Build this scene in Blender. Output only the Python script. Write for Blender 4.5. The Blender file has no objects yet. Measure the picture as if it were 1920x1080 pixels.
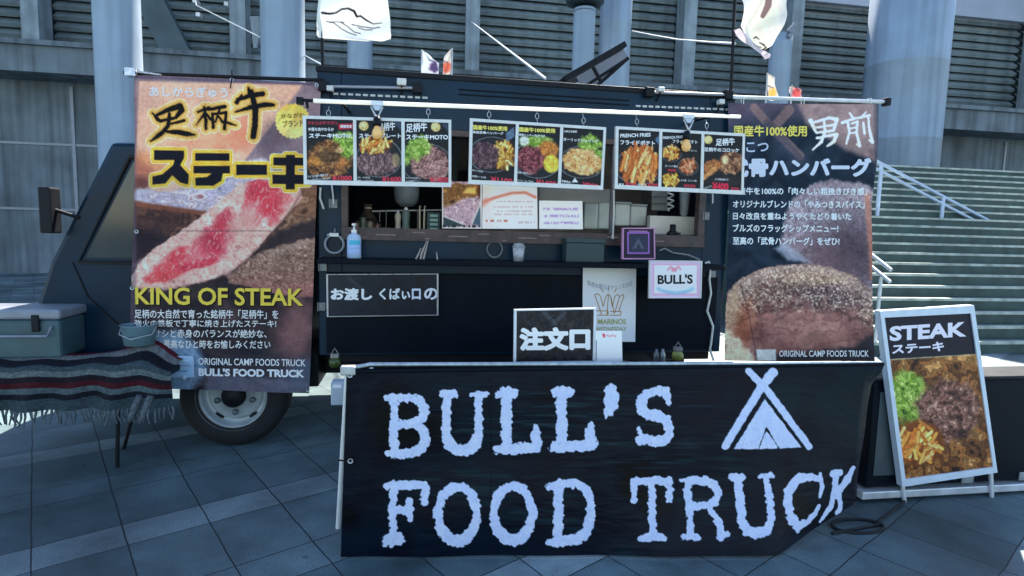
import bpy, bmesh, math, random
import numpy as np
from mathutils import Matrix, Vector

# ------------------------------------------------------------------ camera, sky, sun
sc = bpy.context.scene
COL = sc.collection
FPX = 1088.0
YAW, PITCH, ROLL = map(math.radians, (9.4, 5.8, 1.5))
CAM = np.array([-0.65, -3.95, 1.5])
FW = np.array([math.sin(YAW)*math.cos(PITCH), math.cos(YAW)*math.cos(PITCH), -math.sin(PITCH)])
_r0 = np.array([math.cos(YAW), -math.sin(YAW), 0.0]); _u0 = np.cross(_r0, FW)
RT = _r0*math.cos(ROLL)+_u0*math.sin(ROLL); UP = -_r0*math.sin(ROLL)+_u0*math.cos(ROLL)
cd = bpy.data.cameras.new("camera"); cam = bpy.data.objects.new("camera", cd); COL.objects.link(cam)
cd.sensor_width = 36.0; cd.lens = 36.0*FPX/1920.0; cd.clip_start = 0.05; cd.clip_end = 500
cam.matrix_world = Matrix(((RT[0], UP[0], -FW[0], CAM[0]), (RT[1], UP[1], -FW[1], CAM[1]), (RT[2], UP[2], -FW[2], CAM[2]), (0, 0, 0, 1)))
sc.camera = cam
SUN_EL, SUN_AZ = math.radians(48), math.radians(30)      # azimuth to the right of +Y
w = bpy.data.worlds.new("World"); sc.world = w; w.use_nodes = True
nt = w.node_tree; bg = nt.nodes["Background"]
sky = nt.nodes.new("ShaderNodeTexSky"); sky.sky_type = 'NISHITA'; sky.sun_disc = False
sky.sun_elevation = SUN_EL; sky.sun_rotation = SUN_AZ; sky.dust_density = 0.3; sky.ozone_density = 1.0
nt.links.new(sky.outputs[0], bg.inputs[0]); bg.inputs[1].default_value = 0.10
sl = bpy.data.lights.new("sun", 'SUN'); so = bpy.data.objects.new("sun", sl); COL.objects.link(so)
sl.energy = 5.0; sl.angle = math.radians(0.5); sl.color = (1.0, 0.93, 0.82)
sdir = Vector((math.sin(SUN_AZ)*math.cos(SUN_EL), math.cos(SUN_AZ)*math.cos(SUN_EL), math.sin(SUN_EL)))
so.rotation_euler = sdir.to_track_quat('Z', 'Y').to_euler()
sc.view_settings.view_transform = 'Standard'; sc.view_settings.look = 'None'
sc.view_settings.exposure = 1.78; sc.view_settings.gamma = 1.0
ILL = np.array([0.72, 0.80, 0.90])          # how white paint reads in this open shade: prints are given in display colours and divided by it

# ------------------------------------------------------------------ projection helpers (pixels of the 1920x1080 photograph)
def pts(px, py, Y):
    px = np.asarray(px, float); py = np.asarray(py, float)
    d = FW[None]+RT[None]*((px.ravel()-960)/FPX)[:, None]+UP[None]*((540-py.ravel())/FPX)[:, None]
    t = (np.broadcast_to(Y, px.shape).ravel()-CAM[1])/d[:, 1]
    return CAM+d*t[:, None]
def at(px, py, Y): return Vector(pts([px], [py], Y)[0])
def atz(px, py, Z=0.0):
    d = FW+RT*((px-960)/FPX)+UP*((540-py)/FPX)
    return Vector(CAM+d*((Z-CAM[2])/d[2]))
def proj(p):
    d = p-CAM; z = d@FW
    return 960+FPX*(d@RT)/z, 540-FPX*(d@UP)/z

# ------------------------------------------------------------------ materials
def lin(c):
    c = np.asarray(c, float)/255.0
    return np.where(c <= .04045, c/12.92, ((c+.055)/1.055)**2.4)
MATS = {}
def mat(name, rgb, rough=.5, metal=0.0, var=.25, vscale=8.0, bump=0.0, bscale=60.0, emit=0.0, trans=0.0, coat=0.0, spec=.5, streak=0.0):
    if name in MATS: return MATS[name]
    m = bpy.data.materials.new(name); m.use_nodes = True; n = m.node_tree.nodes; l = m.node_tree.links
    b = n["Principled BSDF"]; b.inputs["Roughness"].default_value = rough; b.inputs["Metallic"].default_value = metal
    b.inputs["Specular IOR Level"].default_value = spec
    b.inputs["Coat Weight"].default_value = coat; b.inputs["Coat Roughness"].default_value = .15
    tc = n.new("ShaderNodeTexCoord"); nz = n.new("ShaderNodeTexNoise"); nz.inputs["Scale"].default_value = vscale; nz.inputs["Detail"].default_value = 6
    l.new(tc.outputs["Object"], nz.inputs["Vector"])
    rp = n.new("ShaderNodeValToRGB"); rp.color_ramp.elements[0].position = .3; rp.color_ramp.elements[1].position = .7
    a = [max(0, x*(1-var)) for x in rgb]; c = [min(1, x*(1+var)) for x in rgb]
    rp.color_ramp.elements[0].color = (*a, 1); rp.color_ramp.elements[1].color = (*c, 1)
    l.new(nz.outputs["Fac"], rp.inputs["Fac"]); l.new(rp.outputs["Color"], b.inputs["Base Color"])
    if streak:      # rain streaks and dirt running down
        mp = n.new("ShaderNodeMapping"); mp.inputs["Scale"].default_value = (5, 5, .25); l.new(tc.outputs["Object"], mp.inputs["Vector"]); ns = n.new("ShaderNodeTexNoise"); ns.inputs["Scale"].default_value = 1.0; ns.inputs["Detail"].default_value = 5; l.new(mp.outputs[0], ns.inputs["Vector"])
        ms = n.new("ShaderNodeMapRange"); ms.inputs["From Min"].default_value = .42; ms.inputs["From Max"].default_value = .68; ms.inputs["To Min"].default_value = 1.0; ms.inputs["To Max"].default_value = 1-streak; l.new(ns.outputs["Fac"], ms.inputs["Value"])
        hv = n.new("ShaderNodeHueSaturation"); l.new(rp.outputs["Color"], hv.inputs["Color"]); l.new(ms.outputs[0], hv.inputs["Value"]); l.new(hv.outputs[0], b.inputs["Base Color"])
    mr = n.new("ShaderNodeMapRange"); mr.inputs["To Min"].default_value = max(.02, rough-.12); mr.inputs["To Max"].default_value = min(1, rough+.12)
    l.new(nz.outputs["Fac"], mr.inputs["Value"]); l.new(mr.outputs["Result"], b.inputs["Roughness"])
    if bump:
        n2 = n.new("ShaderNodeTexNoise"); n2.inputs["Scale"].default_value = bscale; n2.inputs["Detail"].default_value = 4
        l.new(tc.outputs["Object"], n2.inputs["Vector"])
        bp = n.new("ShaderNodeBump"); bp.inputs["Strength"].default_value = bump; bp.inputs["Distance"].default_value = .01
        l.new(n2.outputs["Fac"], bp.inputs["Height"]); l.new(bp.outputs["Normal"], b.inputs["Normal"])
    if emit:
        b.inputs["Emission Color"].default_value = (*rgb, 1); b.inputs["Emission Strength"].default_value = emit
    if trans:
        tr = n.new("ShaderNodeBsdfTranslucent"); mx = n.new("ShaderNodeMixShader"); mx.inputs[0].default_value = trans
        l.new(rp.outputs["Color"], tr.inputs["Color"]); l.new(b.outputs[0], mx.inputs[1]); l.new(tr.outputs[0], mx.inputs[2])
        l.new(mx.outputs[0], n["Material Output"].inputs["Surface"])
    MATS[name] = m; return m
def print_mat(name, rough=.45, trans=0.0, bump=.05, bscale=300.0, wrinkle=0.0, spec=.3):
    if name in MATS: return MATS[name]
    m = bpy.data.materials.new(name); m.use_nodes = True; n = m.node_tree.nodes; l = m.node_tree.links
    b = n["Principled BSDF"]; b.inputs["Roughness"].default_value = rough; b.inputs["Specular IOR Level"].default_value = spec
    at_ = n.new("ShaderNodeAttribute"); at_.attribute_name = "Col"
    l.new(at_.outputs["Color"], b.inputs["Base Color"])
    tc = n.new("ShaderNodeTexCoord"); nz = n.new("ShaderNodeTexNoise"); nz.inputs["Scale"].default_value = bscale
    l.new(tc.outputs["Object"], nz.inputs["Vector"]); bp = n.new("ShaderNodeBump"); bp.inputs["Strength"].default_value = bump; bp.inputs["Distance"].default_value = .002
    l.new(nz.outputs["Fac"], bp.inputs["Height"]); last = bp
    if wrinkle:
        mp = n.new("ShaderNodeMapping"); mp.inputs["Scale"].default_value = (1, 1, 3); l.new(tc.outputs["Object"], mp.inputs["Vector"])
        n3 = n.new("ShaderNodeTexNoise"); n3.inputs["Scale"].default_value = 3.0; n3.inputs["Detail"].default_value = 3; n3.inputs["Distortion"].default_value = 1.2
        l.new(mp.outputs[0], n3.inputs["Vector"]); b3 = n.new("ShaderNodeBump"); b3.inputs["Strength"].default_value = wrinkle; b3.inputs["Distance"].default_value = .03
        l.new(n3.outputs["Fac"], b3.inputs["Height"]); l.new(bp.outputs["Normal"], b3.inputs["Normal"]); last = b3
    l.new(last.outputs["Normal"], b.inputs["Normal"])
    if trans:
        tr = n.new("ShaderNodeBsdfTranslucent"); mx = n.new("ShaderNodeMixShader"); mx.inputs[0].default_value = trans
        l.new(at_.outputs["Color"], tr.inputs["Color"]); l.new(b.outputs[0], mx.inputs[1]); l.new(tr.outputs[0], mx.inputs[2])
        l.new(mx.outputs[0], n["Material Output"].inputs["Surface"])
    MATS[name] = m; return m
def glass_mat():
    m = bpy.data.materials.new("acrylic"); m.use_nodes = True; n = m.node_tree.nodes; l = m.node_tree.links
    t = n.new("ShaderNodeBsdfTransparent"); t.inputs[0].default_value = (.93, .95, .95, 1); g = n.new("ShaderNodeBsdfGlossy"); g.inputs["Roughness"].default_value = .03
    mx = n.new("ShaderNodeMixShader"); fr = n.new("ShaderNodeFresnel"); fr.inputs[0].default_value = 1.12
    l.new(fr.outputs[0], mx.inputs[0]); l.new(t.outputs[0], mx.inputs[1]); l.new(g.outputs[0], mx.inputs[2]); l.new(mx.outputs[0], n["Material Output"].inputs["Surface"])
    return m
BLACK = mat("black truck paint", (.003, .019, .040), .32, 0, .3, 3, .03, 40, spec=.2)
BLACKP = mat("satin black panel", (.0025, .005, .010), .5, 0, .3, 4, spec=.10)
BLKPLAS = mat("black plastic", (.006, .007, .010), .5, 0, .2, 10, spec=.2)
RUBBER = mat("tyre rubber", (.006, .007, .009), .8, 0, .3, 20, .2, 90)
STEEL = mat("galvanised steel", (.42, .44, .46), .38, .8, .2, 20)
ALU = mat("brushed aluminium", (.62, .65, .68), .4, .5, .12, 15)
WHITEP = mat("white painted metal", (.78, .78, .76), .4, 0, .06, 12)
GREYP = mat("grey painted metal", (.22, .24, .28), .45, .2, .15, 12)
WOOD = mat("dark brown wood", (.055, .036, .034), .55, 0, .45, 14, .2, 50)
WPAPER = mat("white paper", (.74, .76, .80), .7, 0, .04, 6)
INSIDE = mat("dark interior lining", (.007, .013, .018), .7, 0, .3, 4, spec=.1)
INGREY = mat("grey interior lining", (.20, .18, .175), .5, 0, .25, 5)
GLASS = glass_mat()

# ------------------------------------------------------------------ mesh builder
class MB:
    def __init__(s): s.v = []; s.f = []; s.m = []; s.mi = 0; s.smooth = []
    def add(s, vs, fs, sm=False):
        o = len(s.v); s.v += [tuple(map(float, q)) for q in vs]
        for f in fs: s.f.append([i+o for i in f]); s.m.append(s.mi); s.smooth.append(sm)
        return s
    def box(s, a, b, M=None):
        x0, y0, z0 = a; x1, y1, z1 = b
        vs = [Vector(q) for q in ((x0, y0, z0), (x1, y0, z0), (x1, y1, z0), (x0, y1, z0), (x0, y0, z1), (x1, y0, z1), (x1, y1, z1), (x0, y1, z1))]
        if M is not None: vs = [M@q for q in vs]
        return s.add(vs, [(0, 3, 2, 1), (4, 5, 6, 7), (0, 1, 5, 4), (1, 2, 6, 5), (2, 3, 7, 6), (3, 0, 4, 7)])
    def tube(s, path, r, n=10, cap=True):
        path = [Vector(p) for p in path]; R = r if isinstance(r, (list, tuple)) else [r]*len(path)
        rings = []; ref = None
        for i, p in enumerate(path):
            t = (path[min(i+1, len(path)-1)]-path[max(i-1, 0)]).normalized()
            if ref is None:
                ref = t.orthogonal().normalized()
            ref = (ref-t*ref.dot(t)).normalized(); b = t.cross(ref)
            rings.append([p+(ref*math.cos(2*math.pi*k/n)+b*math.sin(2*math.pi*k/n))*R[i] for k in range(n)])
        vs = [q for g in rings for q in g]; fs = []
        for i in range(len(rings)-1):
            for k in range(n): fs.append((i*n+k, i*n+(k+1) % n, (i+1)*n+(k+1) % n, (i+1)*n+k))
        s.add(vs, fs, True)
        if cap: s.add(rings[0], [tuple(range(n))[::-1]]); s.add(rings[-1], [tuple(range(n))])
        return s
    def lathe(s, prof, o=(0, 0, 0), axis='Z', n=28):
        o = Vector(o); vs = []; fs = []
        for (r, h) in prof:
            for k in range(n):
                a = 2*math.pi*k/n; c, d = r*math.cos(a), r*math.sin(a)
                vs.append(o+(Vector((c, d, h)) if axis == 'Z' else Vector((c, h, d))))
        for i in range(len(prof)-1):
            for k in range(n):
                q = (i*n+k, i*n+(k+1) % n, (i+1)*n+(k+1) % n, (i+1)*n+k); fs.append(q if axis == 'Z' else q[::-1])
        return s.add(vs, fs, True)
    def ell(s, c, r, n=16, m=10):
        return s.lathe([(max(1e-4, math.sin(math.pi*i/m)), -math.cos(math.pi*i/m)) for i in range(m+1)], n=n).xf(c, r, n*(m+1))
    def xf(s, c, r, k):
        for i in range(len(s.v)-k, len(s.v)): s.v[i] = tuple(c[j]+s.v[i][j]*r[j] for j in range(3))
        return s
    def prism(s, poly, d):       # poly: list of Vector, d: extrusion Vector
        n = len(poly); vs = [Vector(p) for p in poly]+[Vector(p)+Vector(d) for p in poly]
        return s.add(vs, [tuple(range(n))[::-1], tuple(range(n, 2*n))]+[(i, (i+1) % n, n+(i+1) % n, n+i) for i in range(n)])
    def build(s, name, mats, parent=None, bevel=0.0, label=None):
        me = bpy.data.meshes.new(name); me.from_pydata(s.v, [], s.f)
        for m in (mats if isinstance(mats, (list, tuple)) else [mats]): me.materials.append(m)
        me.polygons.foreach_set("material_index", s.m); me.polygons.foreach_set("use_smooth", s.smooth)
        bm = bmesh.new(); bm.from_mesh(me); bmesh.ops.recalc_face_normals(bm, faces=bm.faces); bm.to_mesh(me); bm.free()
        o = bpy.data.objects.new(name, me); COL.objects.link(o)
        if parent is not None:
            o.parent = parent; o.matrix_parent_inverse = parent.matrix_world.inverted()
        if bevel:
            bv = o.modifiers.new("bevel", 'BEVEL'); bv.width = bevel; bv.segments = 2; bv.limit_method = 'ANGLE'; bv.angle_limit = math.radians(50)
        if label: o["label"] = label
        return o
def tag(o, label, cat, group=None):
    o["label"] = label; o["category"] = cat
    if group: o["group"] = group
    return o
def thing(name, loc, label, cat, group=None):
    o = bpy.data.objects.new(name, None); COL.objects.link(o); o.location = loc; o.empty_display_size = .1
    o.matrix_world = Matrix.Translation(Vector(loc))
    return tag(o, label, cat, group)
def structure(o): o["kind"] = "structure"; return o

# ------------------------------------------------------------------ printed pictures: colours per vertex of a fine sheet
def vnoise(x, y, seed):
    xi = np.floor(x).astype(np.int64); yi = np.floor(y).astype(np.int64); fx = x-xi; fy = y-yi
    fx = fx*fx*(3-2*fx); fy = fy*fy*(3-2*fy)
    def h(a, b):
        q = (a*374761393+b*668265263+seed*974711) & 0xffffffff
        q = ((q ^ (q >> 13))*1274126177) & 0xffffffff
        return ((q ^ (q >> 16)) & 0xffff)/65535.0
    return (h(xi, yi)*(1-fx)+h(xi+1, yi)*fx)*(1-fy)+(h(xi, yi+1)*(1-fx)+h(xi+1, yi+1)*fx)*fy
def fbm(x, y, s, seed=1, o=3):
    v = 0; a = .5; t = 0
    for k in range(o): v = v+a*vnoise(x/s*2**k+17.3*k, y/s*2**k+5.1*k, seed+k); t += a; a *= .55
    return v/t
def sst(a, b, x):
    t = np.clip((x-a)/(b-a), 0, 1); return t*t*(3-2*t)
class Cv:
    def __init__(s, x, y, base): s.x = x; s.y = y; s.c = np.empty((len(x), 3)); s.c[:] = base
    def put(s, m, col):
        col = np.asarray(col, float); s.c = s.c*(1-m[:, None])+col*m[:, None]; return s
    def dpoly(s, P):
        P = np.asarray(P, float); n = len(P); d = np.full(len(s.x), 1e9); ins = np.zeros(len(s.x), bool)
        for i in range(n):
            ax, ay = P[i]; bx, by = P[(i+1) % n]; ex, ey = bx-ax, by-ay; L = ex*ex+ey*ey+1e-9
            t = np.clip(((s.x-ax)*ex+(s.y-ay)*ey)/L, 0, 1)
            d = np.minimum(d, np.hypot(s.x-ax-t*ex, s.y-ay-t*ey))
            if ay != by:
                k = ((ay > s.y) != (by > s.y)) & (s.x < (bx-ax)*(s.y-ay)/(by-ay)+ax); ins ^= k
        return np.where(ins, -d, d)
    def mpoly(s, P, soft=2.0, rough=0.0, rs=8.0, seed=3):
        d = s.dpoly(P)
        if rough: d = d+(fbm(s.x, s.y, rs, seed)-.5)*2*rough
        return 1-sst(-soft, soft, d)
    def poly(s, P, col, soft=2.0, rough=0.0, rs=8.0, a=1.0, seed=3): return s.put(s.mpoly(P, soft, rough, rs, seed)*a, col)
    def mell(s, cx, cy, rx, ry, rot=0, soft=.15, rough=0.0, rs=10, seed=3):
        c, d = math.cos(math.radians(rot)), math.sin(math.radians(rot)); X = s.x-cx; Y = s.y-cy
        q = np.hypot((X*c+Y*d)/rx, (-X*d+Y*c)/ry)
        if rough: q = q+(fbm(s.x, s.y, rs, seed)-.5)*2*rough
        return 1-sst(1-soft, 1+soft, q)
    def ell(s, cx, cy, rx, ry, col, rot=0, soft=.15, rough=0.0, rs=10, a=1.0, seed=3): return s.put(s.mell(cx, cy, rx, ry, rot, soft, rough, rs, seed)*a, col)
    def dstroke(s, P):
        d = np.full(len(s.x), 1e9)
        P = [p if len(p) > 2 else (*p, P[0][2]) for p in P]
        for (ax, ay, ar), (bx, by, br) in zip(P[:-1], P[1:]):
            ex, ey = bx-ax, by-ay; L = ex*ex+ey*ey+1e-9; t = np.clip(((s.x-ax)*ex+(s.y-ay)*ey)/L, 0, 1)
            d = np.minimum(d, np.hypot(s.x-ax-t*ex, s.y-ay-t*ey)-(ar+(br-ar)*t))
        return d
    def stroke(s, P, col, soft=.8, a=1.0, r=None):
        if r is not None: P = [(p[0], p[1], r) for p in P]
        return s.put((1-sst(-soft, soft, s.dstroke(P)))*a, col)
    def pal(s, m, cols, sc_, seed=1, sx=1.0, sy=1.0, o=3, gain=1.7):      # noise through a palette, inside a mask
        n = np.clip((fbm(s.x*sx, s.y*sy, sc_, seed, o)-.5)*gain+.5, 0, .9999); C = np.asarray(cols, float); k = len(C)-1
        i = np.minimum((n*k).astype(int), k-1); t = (n*k-i)[:, None]
        return s.put(m, C[i]*(1-t)+C[i+1]*t)
    def grain(s, amp, sc_, seed=9, m=None):
        g = 1+(fbm(s.x, s.y, sc_, seed, 2)-.5)*2*amp*(1 if m is None else m); s.c = s.c*g[:, None]; return s
class Sheet:
    """one printed sheet: a fine grid, its colours, and its lettering laid 1.5 mm proud of it - a single mesh"""
    def __init__(s, surf, nu, nv, paint, hit, off=-.0015):
        u, v = np.meshgrid(np.linspace(0, 1, nu), np.linspace(0, 1, nv)); u = u.ravel(); v = v.ravel()
        s.V = [surf(u, v)]; x, y = proj(s.V[0]); c = paint(x, y); s.C = [np.clip(c, 0, 255)]
        i = np.arange(nu*nv).reshape(nv, nu); a = i[:-1, :-1].ravel(); b = i[:-1, 1:].ravel(); d = i[1:, 1:].ravel(); e = i[1:, :-1].ravel()
        s.F = [np.stack([a, b, d, e], 1)]; s.T = []; s.n = nu*nv; s.hit = hit; s.off = off
    def tris(s, px, py, T, col, lift=0.0):
        p = s.hit(px, py); p = p+(CAM-p)/np.linalg.norm(CAM-p, axis=1)[:, None]*(-s.off+lift)
        s.V.append(p); c = np.empty((len(p), 3)); c[:] = col; s.C.append(c); s.T.append(np.asarray(T)+s.n); s.n += len(p); return s
    def text(s, st, x0, y0, x1, y1, col, dy=0.0, bold=0.02, outline=(), skew=0.0, arc=0.0, cut=0, lift=0.0):
        cjk = any(ord(ch) > 0x2000 for ch in st); V, T, bb = glyphs(st, 0.0 if cjk else bold, cut)
        e = bold if cjk else 0.0; bb = (bb[0]-e, bb[1]+e, bb[2]-e, bb[3]+e); big = abs(x1-x0)/max(1, len(st)) > 20
        k = 0
        for b, c in list(outline)+[(bold, col)]:
            if cjk or outline: n_ = (18 if b > .06 else 10) if big else 5; ring = [(b*math.cos(2*math.pi*q/n_), b*math.sin(2*math.pi*q/n_)) for q in range(n_)]+[(0, 0)]
            else: ring = [(0, 0)]
            for ox, oy in ring:
                a = (V[:, 0]+ox-bb[0])/(bb[1]-bb[0]); h = (V[:, 1]+oy-bb[2])/(bb[3]-bb[2])
                px = x0+a*(x1-x0)+h*skew; py = y1+h*(y0-y1)+a*dy+arc*4*(a-.5)**2-arc
                s.tris(px, py, T, c, lift+.00003*k); k += 1
            k += 6
        return s
    def build(s, name, m, parent=None, smooth=False):
        V = np.concatenate(s.V); C = np.concatenate(s.C); F = np.concatenate(s.F); T = np.concatenate(s.T) if s.T else np.zeros((0, 3), int)
        me = bpy.data.meshes.new(name); me.vertices.add(len(V)); me.vertices.foreach_set("co", V.astype(np.float32).ravel())
        loops = np.concatenate([F.ravel(), T.ravel()]).astype(np.int32); me.loops.add(len(loops)); me.loops.foreach_set("vertex_index", loops)
        st = np.concatenate([np.arange(len(F))*4, len(F)*4+np.arange(len(T))*3]).astype(np.int32)
        me.polygons.add(len(st)); me.polygons.foreach_set("loop_start", st)
        me.update(calc_edges=True); me.validate()
        a = me.color_attributes.new("Col", 'FLOAT_COLOR', 'POINT')
        L = np.clip((lin(C)**1.10-.004)/ILL, 0.0015, .88); a.data.foreach_set("color", np.concatenate([L, np.ones((len(L), 1))], 1).astype(np.float32).ravel())
        me.materials.append(m); me.polygons.foreach_set("use_smooth", [smooth]*len(me.polygons))
        o = bpy.data.objects.new(name, me); COL.objects.link(o)
        if parent is not None: o.parent = parent; o.matrix_parent_inverse = parent.matrix_world.inverted()
        return o
GC = {}
def glyphs(st, bold, cut=0):
    key = (st, round(bold, 4), cut)
    if key in GC: return GC[key]
    cu = bpy.data.curves.new("t", 'FONT'); cu.body = st; cu.size = 1.0; cu.offset = bold; cu.resolution_u = 3
    o = bpy.data.objects.new("t", cu); COL.objects.link(o); dg = bpy.context.evaluated_depsgraph_get(); dg.update()
    me = bpy.data.meshes.new_from_object(o.evaluated_get(dg))
    bm = bmesh.new(); bm.from_mesh(me); bmesh.ops.triangulate(bm, faces=bm.faces)
    if cut:
        xs = [v.co.x for v in bm.verts]
        for x in np.arange(min(xs), max(xs), cut):
            bmesh.ops.bisect_plane(bm, geom=list(bm.verts)+list(bm.edges)+list(bm.faces), plane_co=(x, 0, 0), plane_no=(1, 0, 0))
        bmesh.ops.triangulate(bm, faces=bm.faces)
    bm.verts.index_update()
    V = np.array([v.co[:2] for v in bm.verts]).reshape(-1, 2); T = np.array([[v.index for v in f.verts] for f in bm.faces]).reshape(-1, 3)
    bm.free(); bpy.data.objects.remove(o); bpy.data.curves.remove(cu); bpy.data.meshes.remove(me)
    if len(V) == 0: V = np.zeros((3, 2)); T = np.zeros((0, 3), int)
    GC[key] = (V, T, (V[:, 0].min(), V[:, 0].max()+1e-6, V[:, 1].min(), V[:, 1].max()+1e-6)); return GC[key]
def quad_surf(c, Y, wave=None):
    """corners in photo pixels TL TR BR BL at depth Y (number or one per corner)"""
    Ys = Y if isinstance(Y, (list, tuple)) else [Y]*4
    TL, TR, BR, BL = [np.array(at(*c[i], Ys[i])) for i in range(4)]
    def f(u, v):
        u = u[:, None]; v = v[:, None]; p = (TL*(1-u)+TR*u)*(1-v)+(BL*(1-u)+BR*u)*v
        if wave is not None: p = p.copy(); p[:, 1] += wave(p[:, 0], p[:, 2])
        return p
    return f
def plane_hit(Y, wave=None):
    def f(px, py):
        p = pts(px, py, Y)
        if wave is not None:
            for _ in range(2): p = pts(px, py, Y+wave(p[:, 0], p[:, 2]))
        return p
    return f

# ------------------------------------------------------------------ ground
def ground():
    m = bpy.data.materials.new("stone paving"); m.use_nodes = True; n = m.node_tree.nodes; l = m.node_tree.links; b = n["Principled BSDF"]
    tc = n.new("ShaderNodeTexCoord"); mp = n.new("ShaderNodeMapping"); mp.inputs["Rotation"].default_value = (0, 0, math.radians(-30)); mp.inputs["Location"].default_value = (.19, .02, 0)
    wn = n.new("ShaderNodeTexNoise"); wn.inputs["Scale"].default_value = 5.0; wn.inputs["Detail"].default_value = 5; l.new(tc.outputs["Object"], wn.inputs["Vector"])
    wa = n.new("ShaderNodeVectorMath"); wa.operation = 'MULTIPLY_ADD'; l.new(wn.outputs["Color"], wa.inputs[0]); wa.inputs[1].default_value = (.016, .016, 0); l.new(tc.outputs["Object"], wa.inputs[2])
    l.new(wa.outputs[0], mp.inputs["Vector"])
    def brick(dy, bw, c1, c2):
        m2 = n.new("ShaderNodeMapping"); m2.inputs["Location"].default_value = (0, dy, 0); l.new(mp.outputs[0], m2.inputs["Vector"])
        br = n.new("ShaderNodeTexBrick"); br.offset = 0.0; br.inputs["Scale"].default_value = 1.0; br.inputs["Brick Width"].default_value = bw; br.inputs["Row Height"].default_value = .70
        br.inputs["Mortar Size"].default_value = .004; br.inputs["Mortar Smooth"].default_value = .4; br.inputs["Color1"].default_value = (*c1, 1); br.inputs["Color2"].default_value = (*c2, 1); br.inputs["Mortar"].default_value = (.014, .02, .026, 1)
        l.new(m2.outputs[0], br.inputs["Vector"]); return br
    b1 = brick(0, .345, (.075, .122, .136), (.122, .178, .192)); b2 = brick(-.23, .69, (.175, .235, .25), (.23, .295, .31))
    sx = n.new("ShaderNodeSeparateXYZ"); l.new(mp.outputs[0], sx.inputs[0])
    dv = n.new("ShaderNodeMath"); dv.operation = 'DIVIDE'; l.new(sx.outputs["Y"], dv.inputs[0]); dv.inputs[1].default_value = 1.40
    fr = n.new("ShaderNodeMath"); fr.operation = 'FRACT'; l.new(dv.outputs[0], fr.inputs[0])
    gt = n.new("ShaderNodeMath"); gt.operation = 'LESS_THAN'; l.new(fr.outputs[0], gt.inputs[0]); gt.inputs[1].default_value = .1643
    g2 = n.new("ShaderNodeMath"); g2.operation = 'MULTIPLY'; l.new(gt.outputs[0], g2.inputs[0]); iv = n.new("ShaderNodeMath"); iv.operation = 'SUBTRACT'; iv.inputs[0].default_value = 1.0; l.new(b1.outputs["Fac"], iv.inputs[1]); l.new(iv.outputs[0], g2.inputs[1])
    mc = n.new("ShaderNodeMix"); mc.data_type = 'RGBA'; l.new(g2.outputs[0], mc.inputs["Factor"]); l.new(b1.outputs["Color"], mc.inputs["A"]); l.new(b2.outputs["Color"], mc.inputs["B"])
    mm = n.new("ShaderNodeMath"); mm.operation = 'MAXIMUM'; l.new(b1.outputs["Fac"], mm.inputs[0]); l.new(b2.outputs["Fac"], mm.inputs[1])
    br = n.new("ShaderNodeMix"); br.data_type = 'RGBA'; l.new(b2.outputs["Fac"], br.inputs["Factor"]); l.new(mc.outputs["Result"], br.inputs["A"]); br.inputs["B"].default_value = (.014, .02, .026, 1)
    n1 = n.new("ShaderNodeTexNoise"); n1.inputs["Scale"].default_value = 170; n1.inputs["Detail"].default_value = 3; l.new(tc.outputs["Object"], n1.inputs["Vector"])
    n2 = n.new("ShaderNodeTexNoise"); n2.inputs["Scale"].default_value = 2.3; n2.inputs["Detail"].default_value = 7; n2.inputs["Roughness"].default_value = .65; l.new(tc.outputs["Object"], n2.inputs["Vector"])
    r1 = n.new("ShaderNodeMapRange"); r1.inputs["From Min"].default_value = .3; r1.inputs["From Max"].default_value = .7; r1.inputs["To Min"].default_value = .62; r1.inputs["To Max"].default_value = 1.38; l.new(n1.outputs["Fac"], r1.inputs["Value"])
    r2 = n.new("ShaderNodeMapRange"); r2.inputs["From Min"].default_value = .3; r2.inputs["From Max"].default_value = .72; r2.inputs["To Min"].default_value = .50; r2.inputs["To Max"].default_value = 1.4; l.new(n2.outputs["Fac"], r2.inputs["Value"])
    vo = n.new("ShaderNodeTexVoronoi"); vo.inputs["Scale"].default_value = 3.2; l.new(tc.outputs["Object"], vo.inputs["Vector"])
    r4 = n.new("ShaderNodeMapRange"); r4.inputs["From Min"].default_value = .035; r4.inputs["From Max"].default_value = .06; r4.inputs["To Min"].default_value = .55; r4.inputs["To Max"].default_value = 1.0; l.new(vo.outputs["Distance"], r4.inputs["Value"])
    n5 = n.new("ShaderNodeTexNoise"); n5.inputs["Scale"].default_value = .55; n5.inputs["Detail"].default_value = 4; n5.inputs["Distortion"].default_value = .6; l.new(tc.outputs["Object"], n5.inputs["Vector"]); r5 = n.new("ShaderNodeMapRange"); r5.inputs["From Min"].default_value = .38; r5.inputs["From Max"].default_value = .62; r5.inputs["To Min"].default_value = .62; r5.inputs["To Max"].default_value = 1.22; l.new(n5.outputs["Fac"], r5.inputs["Value"])
    m0 = n.new("ShaderNodeMath"); m0.operation = 'MULTIPLY'; l.new(r1.outputs[0], m0.inputs[0]); l.new(r4.outputs[0], m0.inputs[1]); m1 = n.new("ShaderNodeMath"); m1.operation = 'MULTIPLY'; l.new(m0.outputs[0], m1.inputs[0]); l.new(r5.outputs[0], m1.inputs[1])
    mu = n.new("ShaderNodeMath"); mu.operation = 'MULTIPLY'; l.new(m1.outputs[0], mu.inputs[0]); l.new(r2.outputs[0], mu.inputs[1])
    hs = n.new("ShaderNodeHueSaturation"); l.new(br.outputs["Result"], hs.inputs["Color"]); l.new(mu.outputs[0], hs.inputs["Value"])
    l.new(hs.outputs[0], b.inputs["Base Color"]); b.inputs["Roughness"].default_value = .62
    r3 = n.new("ShaderNodeMapRange"); r3.inputs["To Min"].default_value = .45; r3.inputs["To Max"].default_value = .8; l.new(n2.outputs["Fac"], r3.inputs["Value"]); l.new(r3.outputs[0], b.inputs["Roughness"])
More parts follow.
